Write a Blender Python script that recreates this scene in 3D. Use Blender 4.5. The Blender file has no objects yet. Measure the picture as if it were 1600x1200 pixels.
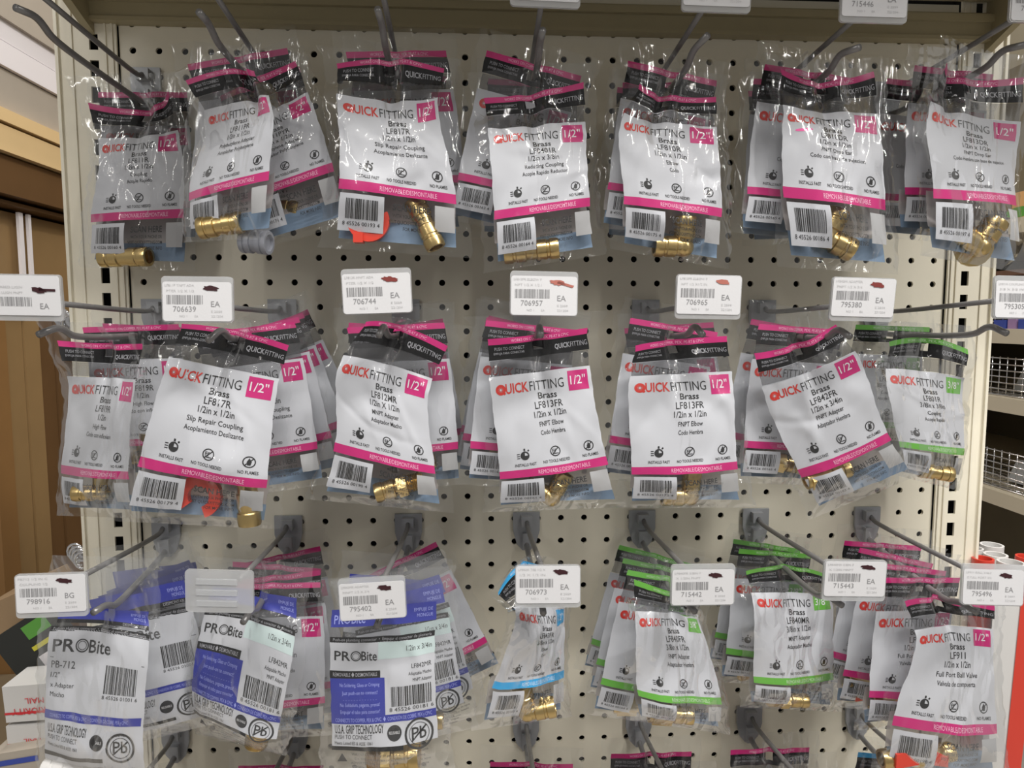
import bpy, math, random
import numpy as np
from mathutils import Matrix, Vector

# ------------------------------------------------------------------ camera, world, lights, exposure
SC = bpy.context.scene
C = SC.collection
FPX = 1109.0
CAM = Vector((0.33565, -0.75432, -0.26646))
PITCH, ROLL, YAW = -0.09122, -0.00004, -0.05645
ROT = Matrix.Rotation(YAW, 3, 'Z') @ Matrix.Rotation(PITCH, 3, 'X') @ Matrix.Rotation(ROLL, 3, 'Y')
cam_d = bpy.data.cameras.new('camera')
cam_d.sensor_width = 36.0
cam_d.lens = 36.0 * FPX / 1600.0
cam_d.clip_start = 0.01
cam_o = bpy.data.objects.new('camera', cam_d)
C.objects.link(cam_o)
cam_o.matrix_world = Matrix.Translation(CAM) @ (ROT @ Matrix.Rotation(math.pi / 2, 3, 'X')).to_4x4()
SC.camera = cam_o

world = bpy.data.worlds.new('shop_world')
SC.world = world
world.use_nodes = True
world.node_tree.nodes['Background'].inputs[0].default_value = (1.0, 0.97, 0.93, 1)
world.node_tree.nodes['Background'].inputs[1].default_value = 0.19


def area(name, loc, target, sx, sy, power, col=(1, 0.97, 0.92)):
    l = bpy.data.lights.new(name, 'AREA')
    l.shape = 'RECTANGLE'; l.size = sx; l.size_y = sy; l.energy = power; l.color = col
    o = bpy.data.objects.new(name, l); C.objects.link(o)
    o.location = loc
    o.rotation_euler = (Vector(target) - Vector(loc)).to_track_quat('-Z', 'Y').to_euler()
    return o


# fluorescent ceiling tubes above and behind the photographer, and over the neighbouring aisles
area('ceiling_tube', (0.85, -1.22, 1.38), (0.5, 0, -0.3), 2.0, 0.07, 34)
area('ceiling_tube', (-0.9, -2.0, 1.35), (0.3, 0, -0.5), 0.07, 1.6, 10)
area('ceiling_tube', (1.9, -1.8, 1.35), (0.5, 0, -0.4), 0.07, 1.6, 16)
area('ceiling_tube', (2.0, 0.6, 2.2), (1.5, 0.6, -0.5), 1.2, 0.2, 20)
area('ceiling_tube', (-0.30, 0.7, 1.9), (-0.6, 0.7, 0.0), 0.5, 0.15, 13, (1, 0.93, 0.85))
SC.view_settings.view_transform = 'Standard'
SC.view_settings.look = 'None'
SC.view_settings.gamma = 1.0
SC.view_settings.use_curve_mapping = False
SC.view_settings.exposure = 0.66
SC.cycles.transparent_max_bounces = 40
SC.cycles.max_bounces = 8

IN = 0.0254
PW = 0.085          # width of a bag's printed panel


# ------------------------------------------------------------------ helpers
def ray(px, py):
    return ROT @ Vector(((px - 800) / FPX, 1.0, -(py - 600) / FPX))


def at(px, py, D):
    """the point at distance D in front of the perforated panel seen at that place of the photograph"""
    d = ray(px, py)
    return np.array(CAM + d * ((-D - CAM.y) / d.y))


def atx(px, py, X):
    d = ray(px, py)
    return np.array(CAM + d * ((X - CAM.x) / d.x))


MATS = {}


def mat(name, col, rough=0.5, metal=0.0, bump=0.0, bscale=200.0, spec=0.5, alpha=1.0, vary=0.0, trans=0.0):
    if name in MATS:
        return MATS[name]
    m = bpy.data.materials.new(name)
    m.use_nodes = True
    nt = m.node_tree
    b = nt.nodes['Principled BSDF']
    b.inputs['Base Color'].default_value = (*col, 1)
    b.inputs['Roughness'].default_value = rough
    b.inputs['Metallic'].default_value = metal
    b.inputs['Specular IOR Level'].default_value = spec
    b.inputs['Alpha'].default_value = alpha
    tc = nt.nodes.new('ShaderNodeTexCoord')
    nz = nt.nodes.new('ShaderNodeTexNoise')
    nz.inputs['Scale'].default_value = bscale
    nt.links.new(tc.outputs['Object'], nz.inputs['Vector'])
    if vary > 0:
        mx = nt.nodes.new('ShaderNodeMix'); mx.data_type = 'RGBA'
        mx.inputs['A'].default_value = (*[c * (1 - vary) for c in col], 1)
        mx.inputs['B'].default_value = (*[min(1, c * (1 + vary)) for c in col], 1)
        n2 = nt.nodes.new('ShaderNodeTexNoise'); n2.inputs['Scale'].default_value = bscale * 0.15
        n2.inputs['Detail'].default_value = 5
        nt.links.new(tc.outputs['Object'], n2.inputs['Vector'])
        nt.links.new(n2.outputs['Fac'], mx.inputs['Factor'])
        nt.links.new(mx.outputs['Result'], b.inputs['Base Color'])
    bp = nt.nodes.new('ShaderNodeBump')
    bp.inputs['Strength'].default_value = bump
    bp.inputs['Distance'].default_value = 0.001
    nt.links.new(nz.outputs['Fac'], bp.inputs['Height'])
    nt.links.new(bp.outputs['Normal'], b.inputs['Normal'])
    MATS[name] = m
    return m


def film_mat(name, haze=0.010, tint=(0.985, 0.988, 0.99), gl=1.34, rough=0.085, bump=0.62, scale=20, glare=1.0):
    """thin crumpled polythene: see-through, faintly milky, with mirror-like creases"""
    m = bpy.data.materials.new(name)
    m.use_nodes = True
    nt = m.node_tree
    for n in list(nt.nodes):
        nt.nodes.remove(n)
    N = nt.nodes.new
    out = N('ShaderNodeOutputMaterial')
    tr = N('ShaderNodeBsdfTransparent'); tr.inputs[0].default_value = (*tint, 1)
    df = N('ShaderNodeBsdfDiffuse'); df.inputs[0].default_value = (0.86, 0.87, 0.88, 1)
    tl = N('ShaderNodeBsdfTranslucent'); tl.inputs[0].default_value = (0.86, 0.87, 0.88, 1)
    gs = N('ShaderNodeBsdfGlossy'); gs.inputs['Roughness'].default_value = rough
    gs.inputs['Color'].default_value = (glare, glare, glare, 1)
    tc = N('ShaderNodeTexCoord')
    mp = N('ShaderNodeMapping'); mp.inputs['Scale'].default_value = (1.5, 1, 0.6)
    nt.links.new(tc.outputs['Object'], mp.inputs['Vector'])
    nz = N('ShaderNodeTexNoise'); nz.inputs['Scale'].default_value = scale
    nz.inputs['Detail'].default_value = 1.5; nz.inputs['Distortion'].default_value = 1.2
    nt.links.new(mp.outputs[0], nz.inputs['Vector'])
    # ridged creases: fold the noise about its middle
    sb = N('ShaderNodeMath'); sb.operation = 'SUBTRACT'; sb.inputs[1].default_value = 0.5
    nt.links.new(nz.outputs['Fac'], sb.inputs[0])
    ab = N('ShaderNodeMath'); ab.operation = 'ABSOLUTE'
    nt.links.new(sb.outputs[0], ab.inputs[0])
    bp = N('ShaderNodeBump'); bp.inputs['Strength'].default_value = bump; bp.inputs['Distance'].default_value = 0.012
    nt.links.new(ab.outputs[0], bp.inputs['Height'])
    nt.links.new(bp.outputs[0], gs.inputs['Normal'])
    fr = N('ShaderNodeFresnel'); fr.inputs['IOR'].default_value = gl
    nt.links.new(bp.outputs[0], fr.inputs['Normal'])
    mf = N('ShaderNodeMath'); mf.operation = 'MINIMUM'; mf.inputs[1].default_value = 0.28
    nt.links.new(fr.outputs[0], mf.inputs[0])
    m0 = N('ShaderNodeMixShader'); m0.inputs[0].default_value = 0.35
    nt.links.new(df.outputs[0], m0.inputs[1]); nt.links.new(tl.outputs[0], m0.inputs[2])
    m1 = N('ShaderNodeMixShader'); m1.inputs[0].default_value = haze
    nt.links.new(tr.outputs[0], m1.inputs[1]); nt.links.new(m0.outputs[0], m1.inputs[2])
    m2 = N('ShaderNodeMixShader')
    nt.links.new(mf.outputs[0], m2.inputs[0])
    nt.links.new(m1.outputs[0], m2.inputs[1]); nt.links.new(gs.outputs[0], m2.inputs[2])
    nt.links.new(m2.outputs[0], out.inputs[0])
    MATS[name] = m
    return m


film_mat('clear_film')
film_mat('milky_film', haze=0.045)
film_mat('holder_plastic', haze=0.42, tint=(0.85, 0.86, 0.88), rough=0.15, bump=0.01)
mat('cream_paint', (0.83, 0.78, 0.645), 0.42, bump=0.05, bscale=400, vary=0.03)
mat('olive_paint', (0.36, 0.31, 0.19), 0.4, bump=0.05, bscale=400, vary=0.04)
mat('gap_shade', (0.012, 0.011, 0.01), 0.9)  # near-black colour standing in for the shade behind holes and slots
mat('wire_steel', (0.21, 0.205, 0.205), 0.33, 0.4, bump=0.1, bscale=600)
mat('zinc_plate', (0.38, 0.39, 0.41), 0.45, 0.35, bump=0.1, bscale=300, vary=0.08)
mat('panel_white', (0.54, 0.55, 0.59), 0.45, bump=0.05, bscale=300)
mat('paper_white', (0.63, 0.63, 0.65), 0.6, bump=0.05, bscale=600)
mat('print_pink', (0.52, 0.016, 0.165), 0.4)
mat('print_green', (0.13, 0.42, 0.05), 0.4)
mat('print_cyan', (0.03, 0.36, 0.72), 0.4)
mat('print_blue', (0.02, 0.03, 0.30), 0.4)
mat('print_black', (0.008, 0.008, 0.009), 0.5, spec=0.12)
mat('ink_black', (0.02, 0.02, 0.022), 0.5)
mat('ink_grey', (0.25, 0.25, 0.26), 0.6)
mat('ink_faint', (0.50, 0.50, 0.51), 0.6)
mat('ink_red', (0.58, 0.03, 0.02), 0.5)
mat('ink_white', (0.72, 0.72, 0.74), 0.5)
mat('ink_pale', (0.33, 0.33, 0.36), 0.5)
mat('ink_pinkwhite', (0.85, 0.45, 0.62), 0.5)
mat('ink_greenwhite', (0.60, 0.80, 0.52), 0.5)
mat('ink_cyanwhite', (0.62, 0.80, 0.92), 0.5)
mat('ink_bluewhite', (0.32, 0.36, 0.78), 0.5)
mat('mint_tint', (0.55, 0.66, 0.66), 0.5)
mat('back_blue', (0.16, 0.235, 0.34), 0.55, bump=0.2, bscale=90, vary=0.12)
mat('back_grey', (0.40, 0.37, 0.37), 0.6, vary=0.1, alpha=0.75)
mat('back_dark', (0.06, 0.06, 0.065), 0.5, alpha=0.55, spec=0.2)
mat('code_grey', (0.42, 0.42, 0.43), 0.6)
mat('brass', (0.62, 0.46, 0.21), 0.28, 1.0, bump=0.15, bscale=260, vary=0.12)
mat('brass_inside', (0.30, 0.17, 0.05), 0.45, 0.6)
mat('red_plastic', (0.60, 0.05, 0.03), 0.35)
mat('grey_plastic', (0.28, 0.29, 0.33), 0.35)
mat('white_plastic', (0.62, 0.61, 0.60), 0.4)
mat('chrome', (0.7, 0.7, 0.72), 0.12, 1.0)
mat('marker_dark', (0.035, 0.006, 0.010), 0.5)
mat('marker_red', (0.20, 0.035, 0.03), 0.5)
mat('marker_salmon', (0.42, 0.14, 0.11), 0.5)
mat('highlighter', (0.95, 0.12, 0.42), 0.5)


def link(name, me, m, parent=None):
    o = bpy.data.objects.new(name, me)
    C.objects.link(o)
    if m is not None:
        me.materials.append(MATS[m] if isinstance(m, str) else m)
    if parent is not None:
        o.parent = parent
    return o


def pymesh(name, v, f, smooth=False):
    me = bpy.data.meshes.new(name)
    me.from_pydata([tuple(map(float, p)) for p in v], [], [tuple(int(i) for i in q) for q in f])
    if smooth:
        me.polygons.foreach_set('use_smooth', [True] * len(me.polygons))
    me.update()
    return me


def tag(o, label=None, cat=None, group=None, kind=None):
    if label: o['label'] = label
    if cat: o['category'] = cat
    if group: o['group'] = group
    if kind: o['kind'] = kind
    return o


def empty(name, loc, label, cat, group=None):
    o = bpy.data.objects.new(name, None)
    o.empty_display_size = 0.01
    C.objects.link(o)
    o.location = tuple(map(float, loc))
    return tag(o, label, cat, group)


class MB:
    """collects verts and faces of one mesh"""
    def __init__(s):
        s.v = []; s.f = []; s.n = 0

    def add(s, v, f):
        v = np.asarray(v, float).reshape(-1, 3)
        s.v.append(v)
        s.f += [tuple(i + s.n for i in q) for q in f]
        s.n += len(v)

    def box(s, x0, x1, y0, y1, z0, z1):
        v = [(x, y, z) for x in (x0, x1) for y in (y0, y1) for z in (z0, z1)]
        s.add(v, [(0, 1, 3, 2), (4, 6, 7, 5), (0, 4, 5, 1), (2, 3, 7, 6), (0, 2, 6, 4), (1, 5, 7, 3)])

    def hexa(s, lo, hi):
        """prism between two 4-point loops"""
        s.add(list(lo) + list(hi), [(0, 1, 2, 3), (7, 6, 5, 4), (0, 4, 5, 1), (1, 5, 6, 2), (2, 6, 7, 3), (3, 7, 4, 0)])

    def tube(s, pts, r, n=10, cap=True):
        pts = [Vector(p) for p in pts]
        base = s.n; vs = []; fs = []
        t0 = (pts[1] - pts[0]).normalized()
        u = t0.orthogonal().normalized()
        rr = r if hasattr(r, '__len__') else [r] * len(pts)
        for i, p in enumerate(pts):
            t = (pts[min(i + 1, len(pts) - 1)] - pts[max(i - 1, 0)]).normalized()
            u = (u - t * u.dot(t)).normalized(); w = t.cross(u)
            for k in range(n):
                a = 2 * math.pi * k / n
                vs.append(p + (u * math.cos(a) + w * math.sin(a)) * rr[i])
        for i in range(len(pts) - 1):
            for k in range(n):
                fs.append((i * n + k, i * n + (k + 1) % n, (i + 1) * n + (k + 1) % n, (i + 1) * n + k))
        if cap:
            fs.append(tuple(reversed(range(n)))); fs.append(tuple((len(pts) - 1) * n + k for k in range(n)))
        s.add([tuple(v) for v in vs], fs)

    def lathe(s, prof, M, n=24):
        """prof: (radius, height along local z)"""
        vs = []; fs = []
        for r, h in prof:
            for k in range(n):
                a = 2 * math.pi * k / n
                vs.append(M @ Vector((r * math.cos(a), r * math.sin(a), h)))
        for i in range(len(prof) - 1):
            for k in range(n):
                fs.append((i * n + k, i * n + (k + 1) % n, (i + 1) * n + (k + 1) % n, (i + 1) * n + k))
        s.add([tuple(v) for v in vs], fs)

    def mesh(s, name, smooth=False):
        v = np.concatenate(s.v) if s.v else np.zeros((0, 3))
        return pymesh(name, v, s.f, smooth)

    def build(s, name, m, parent=None, smooth=False):
        return link(name, s.mesh(name, smooth), m, parent)


def local(o, me_v, loc):
    return np.asarray(me_v) - np.asarray(loc)


def smooth_path(pts, n=6, r=0.3):
    """rounds the inner corners of a polyline"""
    P = [np.array(p, float) for p in pts]
    out = [P[0]]
    for i in range(1, len(P) - 1):
        a = P[i] + (P[i - 1] - P[i]) * r; b = P[i] + (P[i + 1] - P[i]) * r
        for k in range(n + 1):
            t = k / n
            out.append((1 - t) ** 2 * a + 2 * t * (1 - t) * P[i] + t * t * b)
    out.append(P[-1])
    return out


# ------------------------------------------------------------------ lettering
GLY = {}


def glyph(txt, bold=0.0):
    key = (txt, bold)
    if key in GLY:
        return GLY[key]
    cu = bpy.data.curves.new('t', 'FONT')
    cu.body = txt; cu.size = 1.0; cu.offset = bold; cu.resolution_u = 2
    ob = bpy.data.objects.new('t', cu)
    C.objects.link(ob)
    dg = bpy.context.evaluated_depsgraph_get()
    ev = ob.evaluated_get(dg)
    me = ev.to_mesh()
    v = np.zeros(len(me.vertices) * 3); me.vertices.foreach_get('co', v)
    v = v.reshape(-1, 3)[:, :2].copy()
    f = [tuple(p.vertices) for p in me.polygons]
    ev.to_mesh_clear()
    bpy.data.objects.remove(ob); bpy.data.curves.remove(cu)
    GLY[key] = (v, f)
    return GLY[key]


_h = glyph('H')[0]
CAPH = float(_h[:, 1].max())


class Ink:
    """flat artwork in (a, b): a to the right, b downwards; asp = height of one b unit over one a unit"""
    def __init__(s):
        s.v = []; s.f = []; s.n = 0

    def add(s, v, f):
        v = np.asarray(v, float).reshape(-1, 2)
        s.v.append(v); s.f += [tuple(i + s.n for i in q) for q in f]; s.n += len(v)

    def text(s, txt, a, b, h, align='c', w=None, bold=0.0, rot=0.0, sx=1.0):
        """cap height h, baseline at b"""
        v, f = glyph(txt, bold)
        if not len(v): return
        v = v / CAPH * h
        v = v * [sx, 1]
        x0, x1 = v[:, 0].min(), v[:, 0].max()
        if w is not None:
            v[:, 0] = (v[:, 0] - x0) * w / (x1 - x0); x0, x1 = 0, w
        off = {'c': -(x0 + x1) / 2, 'l': -x0, 'r': -x1}[align]
        x = v[:, 0] + off; y = -v[:, 1]
        c, q = math.cos(rot), math.sin(rot)
        s.add(np.stack([a + x * c - y * q, b + x * q + y * c], 1), [tuple(reversed(p)) for p in f])

    def rect(s, a0, a1, b0, b1, na=1, nb=1):
        vs = [(a0 + (a1 - a0) * i / na, b0 + (b1 - b0) * j / nb) for j in range(nb + 1) for i in range(na + 1)]
        fs = [(j * (na + 1) + i, j * (na + 1) + i + 1, (j + 1) * (na + 1) + i + 1, (j + 1) * (na + 1) + i)
              for j in range(nb) for i in range(na)]
        s.add(vs, fs)

    def quad(s, pts):
        s.add(pts, [tuple(range(len(pts)))])

    def ring(s, a, b, r0, r1, n=18, asp=1.0):
        vs = []
        for k in range(n):
            t = 2 * math.pi * k / n
            vs += [(a + r0 * math.cos(t), b + r0 * math.sin(t) * asp), (a + r1 * math.cos(t), b + r1 * math.sin(t) * asp)]
        s.add(vs, [(2 * k, 2 * k + 1, (2 * k + 3) % (2 * n), (2 * k + 2) % (2 * n)) for k in range(n)])

    def disc(s, a, b, r, n=14, t0=0, t1=2 * math.pi):
        vs = [(a, b)] + [(a + r * math.cos(t0 + (t1 - t0) * k / n), b + r * math.sin(t0 + (t1 - t0) * k / n)) for k in range(n + 1)]
        s.add(vs, [(0, k + 1, k + 2) for k in range(n)])

    def line(s, a0, b0, a1, b1, w):
        d = np.array([a1 - a0, b1 - b0]); L = np.hypot(*d); nx = np.array([-d[1], d[0]]) / L * w / 2
        p0, p1 = np.array([a0, b0]), np.array([a1, b1])
        s.add([p0 - nx, p0 + nx, p1 + nx, p1 - nx], [(0, 1, 2, 3)])

    def bars(s, a0, a1, b0, b1, seed, n=26):
        rnd = random.Random(seed); x = 0; seg = []
        for k in range(n):
            w = rnd.choice([1, 1, 2, 3]); g = rnd.choice([1, 1, 2]); seg.append((x, x + w)); x += w + g
        x = seg[-1][1]
        for u, w in seg:
            s.rect(a0 + (a1 - a0) * u / x, a0 + (a1 - a0) * w / x, b0, b1, 1, 4)


# ------------------------------------------------------------------ the setting
def wx(px, py=450, D=0.0):
    return float(at(px, py, D)[0])


def wz(py, px=800, D=0.0):
    return float(at(px, py, D)[2])


# perforated back panel with real round holes
def perforated(name, i0, i1, j0, j1, r=0.0033, n=12):
    hi = IN / 2; ring = []; sq = []
    for k in range(n):
        a = 2 * math.pi * k / n
        c, s_ = math.cos(a), math.sin(a)
        ring.append((r * c, r * s_)); m_ = max(abs(c), abs(s_)); sq.append((hi * c / m_, hi * s_ / m_))
    ring, sq = np.array(ring), np.array(sq)
    one = np.zeros((n * 3 + 4, 3))
    one[:n, [0, 2]] = sq; one[n:2 * n, [0, 2]] = ring; one[2 * n:3 * n, [0, 2]] = ring; one[2 * n:3 * n, 1] = 0.003
    cor = [(hi, hi), (-hi, hi), (-hi, -hi), (hi, -hi)]
    for q, (x, z) in enumerate(cor): one[3 * n + q] = (x, 0, z)
    fs = [(k, (k + 1) % n, n + (k + 1) % n, n + k) for k in range(n)]
    fs += [(n + k, n + (k + 1) % n, 2 * n + (k + 1) % n, 2 * n + k) for k in range(n)]
    # corner triangles close the square outline
    for q, (x, z) in enumerate(cor):
        k = [1, 4, 7, 10][q]
        fs.append((k, 3 * n + q, k + 1))
    V = []; F = []; c = 0
    for j in range(j0, j1 + 1):
        for i in range(i0, i1 + 1):
            V.append(one + [i * IN, 0, -j * IN]); F += [tuple(t + c for t in q) for q in fs]; c += len(one)
    me = pymesh(name, np.concatenate(V), F)
    return me


WALL = 'cream_paint'
board = link('wall_back', perforated('wall_back', 0, 33, -2, 31), WALL)
tag(board, kind='structure')
zt, zb = 0.10, -0.86
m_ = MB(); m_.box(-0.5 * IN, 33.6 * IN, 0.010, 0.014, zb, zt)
tag(m_.build('wall_hole_shade', 'gap_shade'), kind='structure')  # black sheet added as the shade seen through the peg holes


def upright(name, xin, xout, side):
    """steel upright beside the panel with a column of slots; folded lips on its outer edge"""
    mb = MB()
    slot = xin + (xout - xin) * 0.40
    sw = 0.0043
    lo, hi_ = min(slot - sw, slot + sw), max(slot - sw, slot + sw)
    x0, x1 = min(xin, xout), max(xin, xout)
    mb.box(x0, lo, -0.004, -0.0015, zb, zt); mb.box(hi_, x1, -0.004, -0.0015, zb, zt)
    z = zt
    while z > zb:
        mb.box(lo, hi_, -0.004, -0.0015, z - 0.0098, z)
        z -= IN
    # raised lips
    for fr in (0.07, 0.19, 0.78):
        x = xin + (xout - xin) * fr
        mb.box(x - 0.0010, x + 0.0010, -0.0056, -0.004, zb, zt)
    mb.box(min(xout, xout + side * 0.003), max(xout, xout + side * 0.003), -0.007, 0.04, zb, zt)
    o = mb.build(name, WALL)
    return tag(o, kind='structure')


XL0 = -0.5 * IN - 0.001
XL1 = wx(117, 450)
XR0 = 33.5 * IN + 0.001
XR1 = wx(1543, 450)
upright('trim_1', XL0, XL1, -1)
upright('trim_2', XR0, XR1, 1)
m_ = MB(); m_.box(XL1, XL0, 0.010, 0.014, zb, zt); m_.box(XR0, XR1, 0.010, 0.014, zb, zt)
tag(m_.build('trim_slot_shade', 'gap_shade'), kind='structure')  # black strips added so the upright slots look deep in shade

# the shelf over the display: lipped rail and a perforated deck
zr0, zr1 = wz(54), wz(10)
rail = empty('overhead_shelf', (0.42, 0, zr0), 'olive beige steel shelf with perforated deck running above the top row of peg hooks', 'shelf')


def rel(o):
    return np.array(o.location)


def buildrel(mb, name, m, root, smooth=False):
    v = np.concatenate(mb.v) - rel(root)
    return link(name, pymesh(name, v, mb.f, smooth), m, root)


mb = MB()
xa, xb = wx(140, 30), wx(1545, 30)
mb.box(xa, xb, -0.012, 0.002, zr0, zr1)
mb.box(xa, xb, -0.017, -0.012, zr1 - 0.010, zr1 - 0.003)
mb.box(xa, xb, -0.014, -0.012, zr0, zr0 + 0.004)
buildrel(mb, 'rail', 'olive_paint', rail)
for sx in (xa - 0.002, xb - 0.006):
    mb = MB()
    mb.hexa([(sx, -0.002, zr0 - 0.01), (sx, -0.17, zr1 + 0.022), (sx, -0.17, zr1 + 0.05), (sx, -0.002, zr1 + 0.05)],
            [(sx + 0.008, -0.002, zr0 - 0.01), (sx + 0.008, -0.17, zr1 + 0.022), (sx + 0.008, -0.17, zr1 + 0.05), (sx + 0.008, -0.002, zr1 + 0.05)])
    buildrel(mb, 'bracket', 'olive_paint', rail)
deck = perforated('deck', -2, 35, 0, 10, 0.0033)
dv = np.zeros(len(deck.vertices) * 3); deck.vertices.foreach_get('co', dv); dv = dv.reshape(-1, 3)
# lay it flat: -z becomes -y, +y becomes +z
fl = np.stack([dv[:, 0], dv[:, 2] - 0.022, zr1 + 0.012 + dv[:, 1]], 1) - rel(rail)
df = [tuple(p.vertices) for p in deck.polygons]
link('deck', pymesh('deck', fl, df), 'olive_paint', rail)
mb = MB(); mb.box(-0.06, 0.92, -0.25, 0.0, zr1 + 0.030, zr1 + 0.033)
mb.box(-0.06, 0.92, -0.255, -0.25, zr1 + 0.004, zr1 + 0.035)
buildrel(mb, 'deck_liner', 'olive_paint', rail)


# the shop floor far below
mat('floor_vinyl', (0.45, 0.42, 0.38), 0.5, vary=0.05, bscale=20)
m_ = MB(); m_.box(-1.9, 2.1, -2.6, 1.35, -1.60, -1.58)
tag(m_.build('floor', 'floor_vinyl'), kind='structure')

# ------------------------------------------------------------------ peg hooks
ROWN = ['top', 'middle', 'lower', 'bottom']
COLN = ['leftmost', 'second', 'third', 'fourth', 'fifth', 'sixth', 'rightmost']
HOOK_PX = {  # upper wire end, lower bend, lower tip, as seen in the photograph
    (0, 0): ((35, -32), (58, 26), (24, 12)), (0, 1): ((322, -30), (326, 36), (311, 19)), (0, 2): ((593, -35), (597, 38), (590, 14)),
    (0, 3): ((850, -20), (844, 66), (848, 47)), (0, 4): ((1113, -8), (1083, 78), (1106, 55)), (0, 5): ((1362, 6), (1312, 84), (1343, 74)),
    (0, 6): ((1622, 8), (1566, 78), (1602, 70)),
    (1, 0): ((50, 470), (93, 510), (60, 523)), (1, 1): ((315, 475), (346, 514), (325, 532)), (1, 2): ((592, 470), (600, 508), (592, 524)),
    (1, 3): ((850, 470), (843, 508), (845, 524)), (1, 4): ((1107, 472), (1085, 508), (1098, 523)), (1, 5): ((1348, 474), (1309, 513), (1328, 526)),
    (1, 6): ((1600, 465), (1546, 508), (1573, 521)),
    (2, 0): ((106, 912), (166, 945), (146, 957)), (2, 1): ((375, 905), (392, 955), (380, 972)), (2, 2): ((592, 920), (598, 955), (588, 980)),
    (2, 3): ((856, 910), (846, 940), (849, 958)), (2, 4): ((1092, 910), (1068, 935), (1086, 956)), (2, 5): ((1330, 905), (1292, 930), (1316, 946)),
    (2, 6): ((1548, 908), (1500, 940), (1527, 957)),
}
WIRE = {}     # (row, col) -> (start, straight end) of the lower wire


def make_hook(r, c):
    bx, bz = (0.5 + 5 * c) * IN, -(1 + 9 * r) * IN
    base = np.array([bx, -0.001, bz])
    root = empty('peg_hook', base, 'grey double wire peg hook, %s of seven in the %s row' % (COLN[c] if c in (0, 6) else COLN[c] + ' from the left', ROWN[r]),
                 'peg hook', 'peg hooks in the %s row' % ROWN[r])
    if (r, c) in HOOK_PX:
        ue, lb, lt = HOOK_PX[(r, c)]
        U = at(*ue, 0.188); B = at(*lb, 0.166); T = at(*lt, 0.184)
    else:
        U = base + [0, -0.187, 0.012]; B = base + [0, -0.165, -0.018]; T = base + [0, -0.183, -0.017]
    L0 = base + [0, -0.010, -0.029]
    P1 = B + (L0 - B) * 0.13 + np.array([0, 0, -0.0085])
    mb = MB()       # back plate: rounded tapering plate with a raised socket and two pegs
    w = 0.0145
    outl = [(-w, 0.008), (w, 0.008), (w, -0.012), (w * .72, -0.027), (w * .3, -0.034), (-w * .3, -0.034), (-w * .72, -0.027), (-w, -0.012)]
    n = len(outl)
    v = [(x, -0.0005, z) for x, z in outl] + [(x, -0.0035, z) for x, z in outl]
    mb.add(v, [tuple(range(n)), tuple(reversed(range(n, 2 * n)))] + [(i, (i + 1) % n, n + (i + 1) % n, n + i) for i in range(n)])
    mb.box(-0.006, 0.006, -0.011, -0.003, -0.006, 0.005)
    mb.box(-0.0045, 0.0045, -0.009, -0.003, -0.032, -0.014)
    me = mb.mesh('backplate')
    link('backplate', me, 'zinc_plate', root)
    for sx in (-0.0127, 0.0127):
        mb = MB()
        mb.tube([(sx, 0.0, 0.0), (sx, 0.008, 0.0), (sx, 0.010, 0.006)], 0.0025, 8)
        link('mounting_peg', mb.mesh('mounting_peg', True), 'wire_steel', root)
    U0 = base + [0, -0.008, 0.0]
    U1 = base + [0, -0.020, -0.006]
    mb = MB(); mb.tube([tuple(p - base) for p in smooth_path([U0, U1, U], 5, 0.4)], 0.0024, 10)
    link('upper_wire', mb.mesh('upper_wire', True), 'wire_steel', root)
    mb = MB(); mb.tube([tuple(p - base) for p in smooth_path([base + [0, -0.004, -0.022], L0, P1, B, T], 5, 0.35)], 0.0028, 12)
    link('lower_wire', mb.mesh('lower_wire', True), 'wire_steel', root)
    WIRE[(r, c)] = (L0, P1)


for r in range(4):
    for c in range(7):
        make_hook(r, c)


def wire_at(r, c, D):
    a, b = WIRE[(r, c)]
    t = (-D - a[1]) / (b[1] - a[1])
    return a + (b - a) * t


# ------------------------------------------------------------------ price tags in clear holders on the upper wires
def rrect(w, h, r, n=4):
    out = []
    for cx, cy, a0 in ((w / 2 - r, h / 2 - r, 0), (-w / 2 + r, h / 2 - r, 90), (-w / 2 + r, -h / 2 + r, 180), (w / 2 - r, -h / 2 + r, 270)):
        for k in range(n + 1):
            a = math.radians(a0 + 90 * k / n)
            out.append((cx + r * math.cos(a), cy + r * math.sin(a)))
    return out


def plate(pts, y0, y1):
    n = len(pts); mb = MB()
    mb.add([(x, y0, z) for x, z in pts] + [(x, y1, z) for x, z in pts],
           [tuple(range(n)), tuple(reversed(range(n, 2 * n)))] + [(i, (i + 1) % n, n + (i + 1) % n, n + i) for i in range(n)])
    return mb


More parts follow.
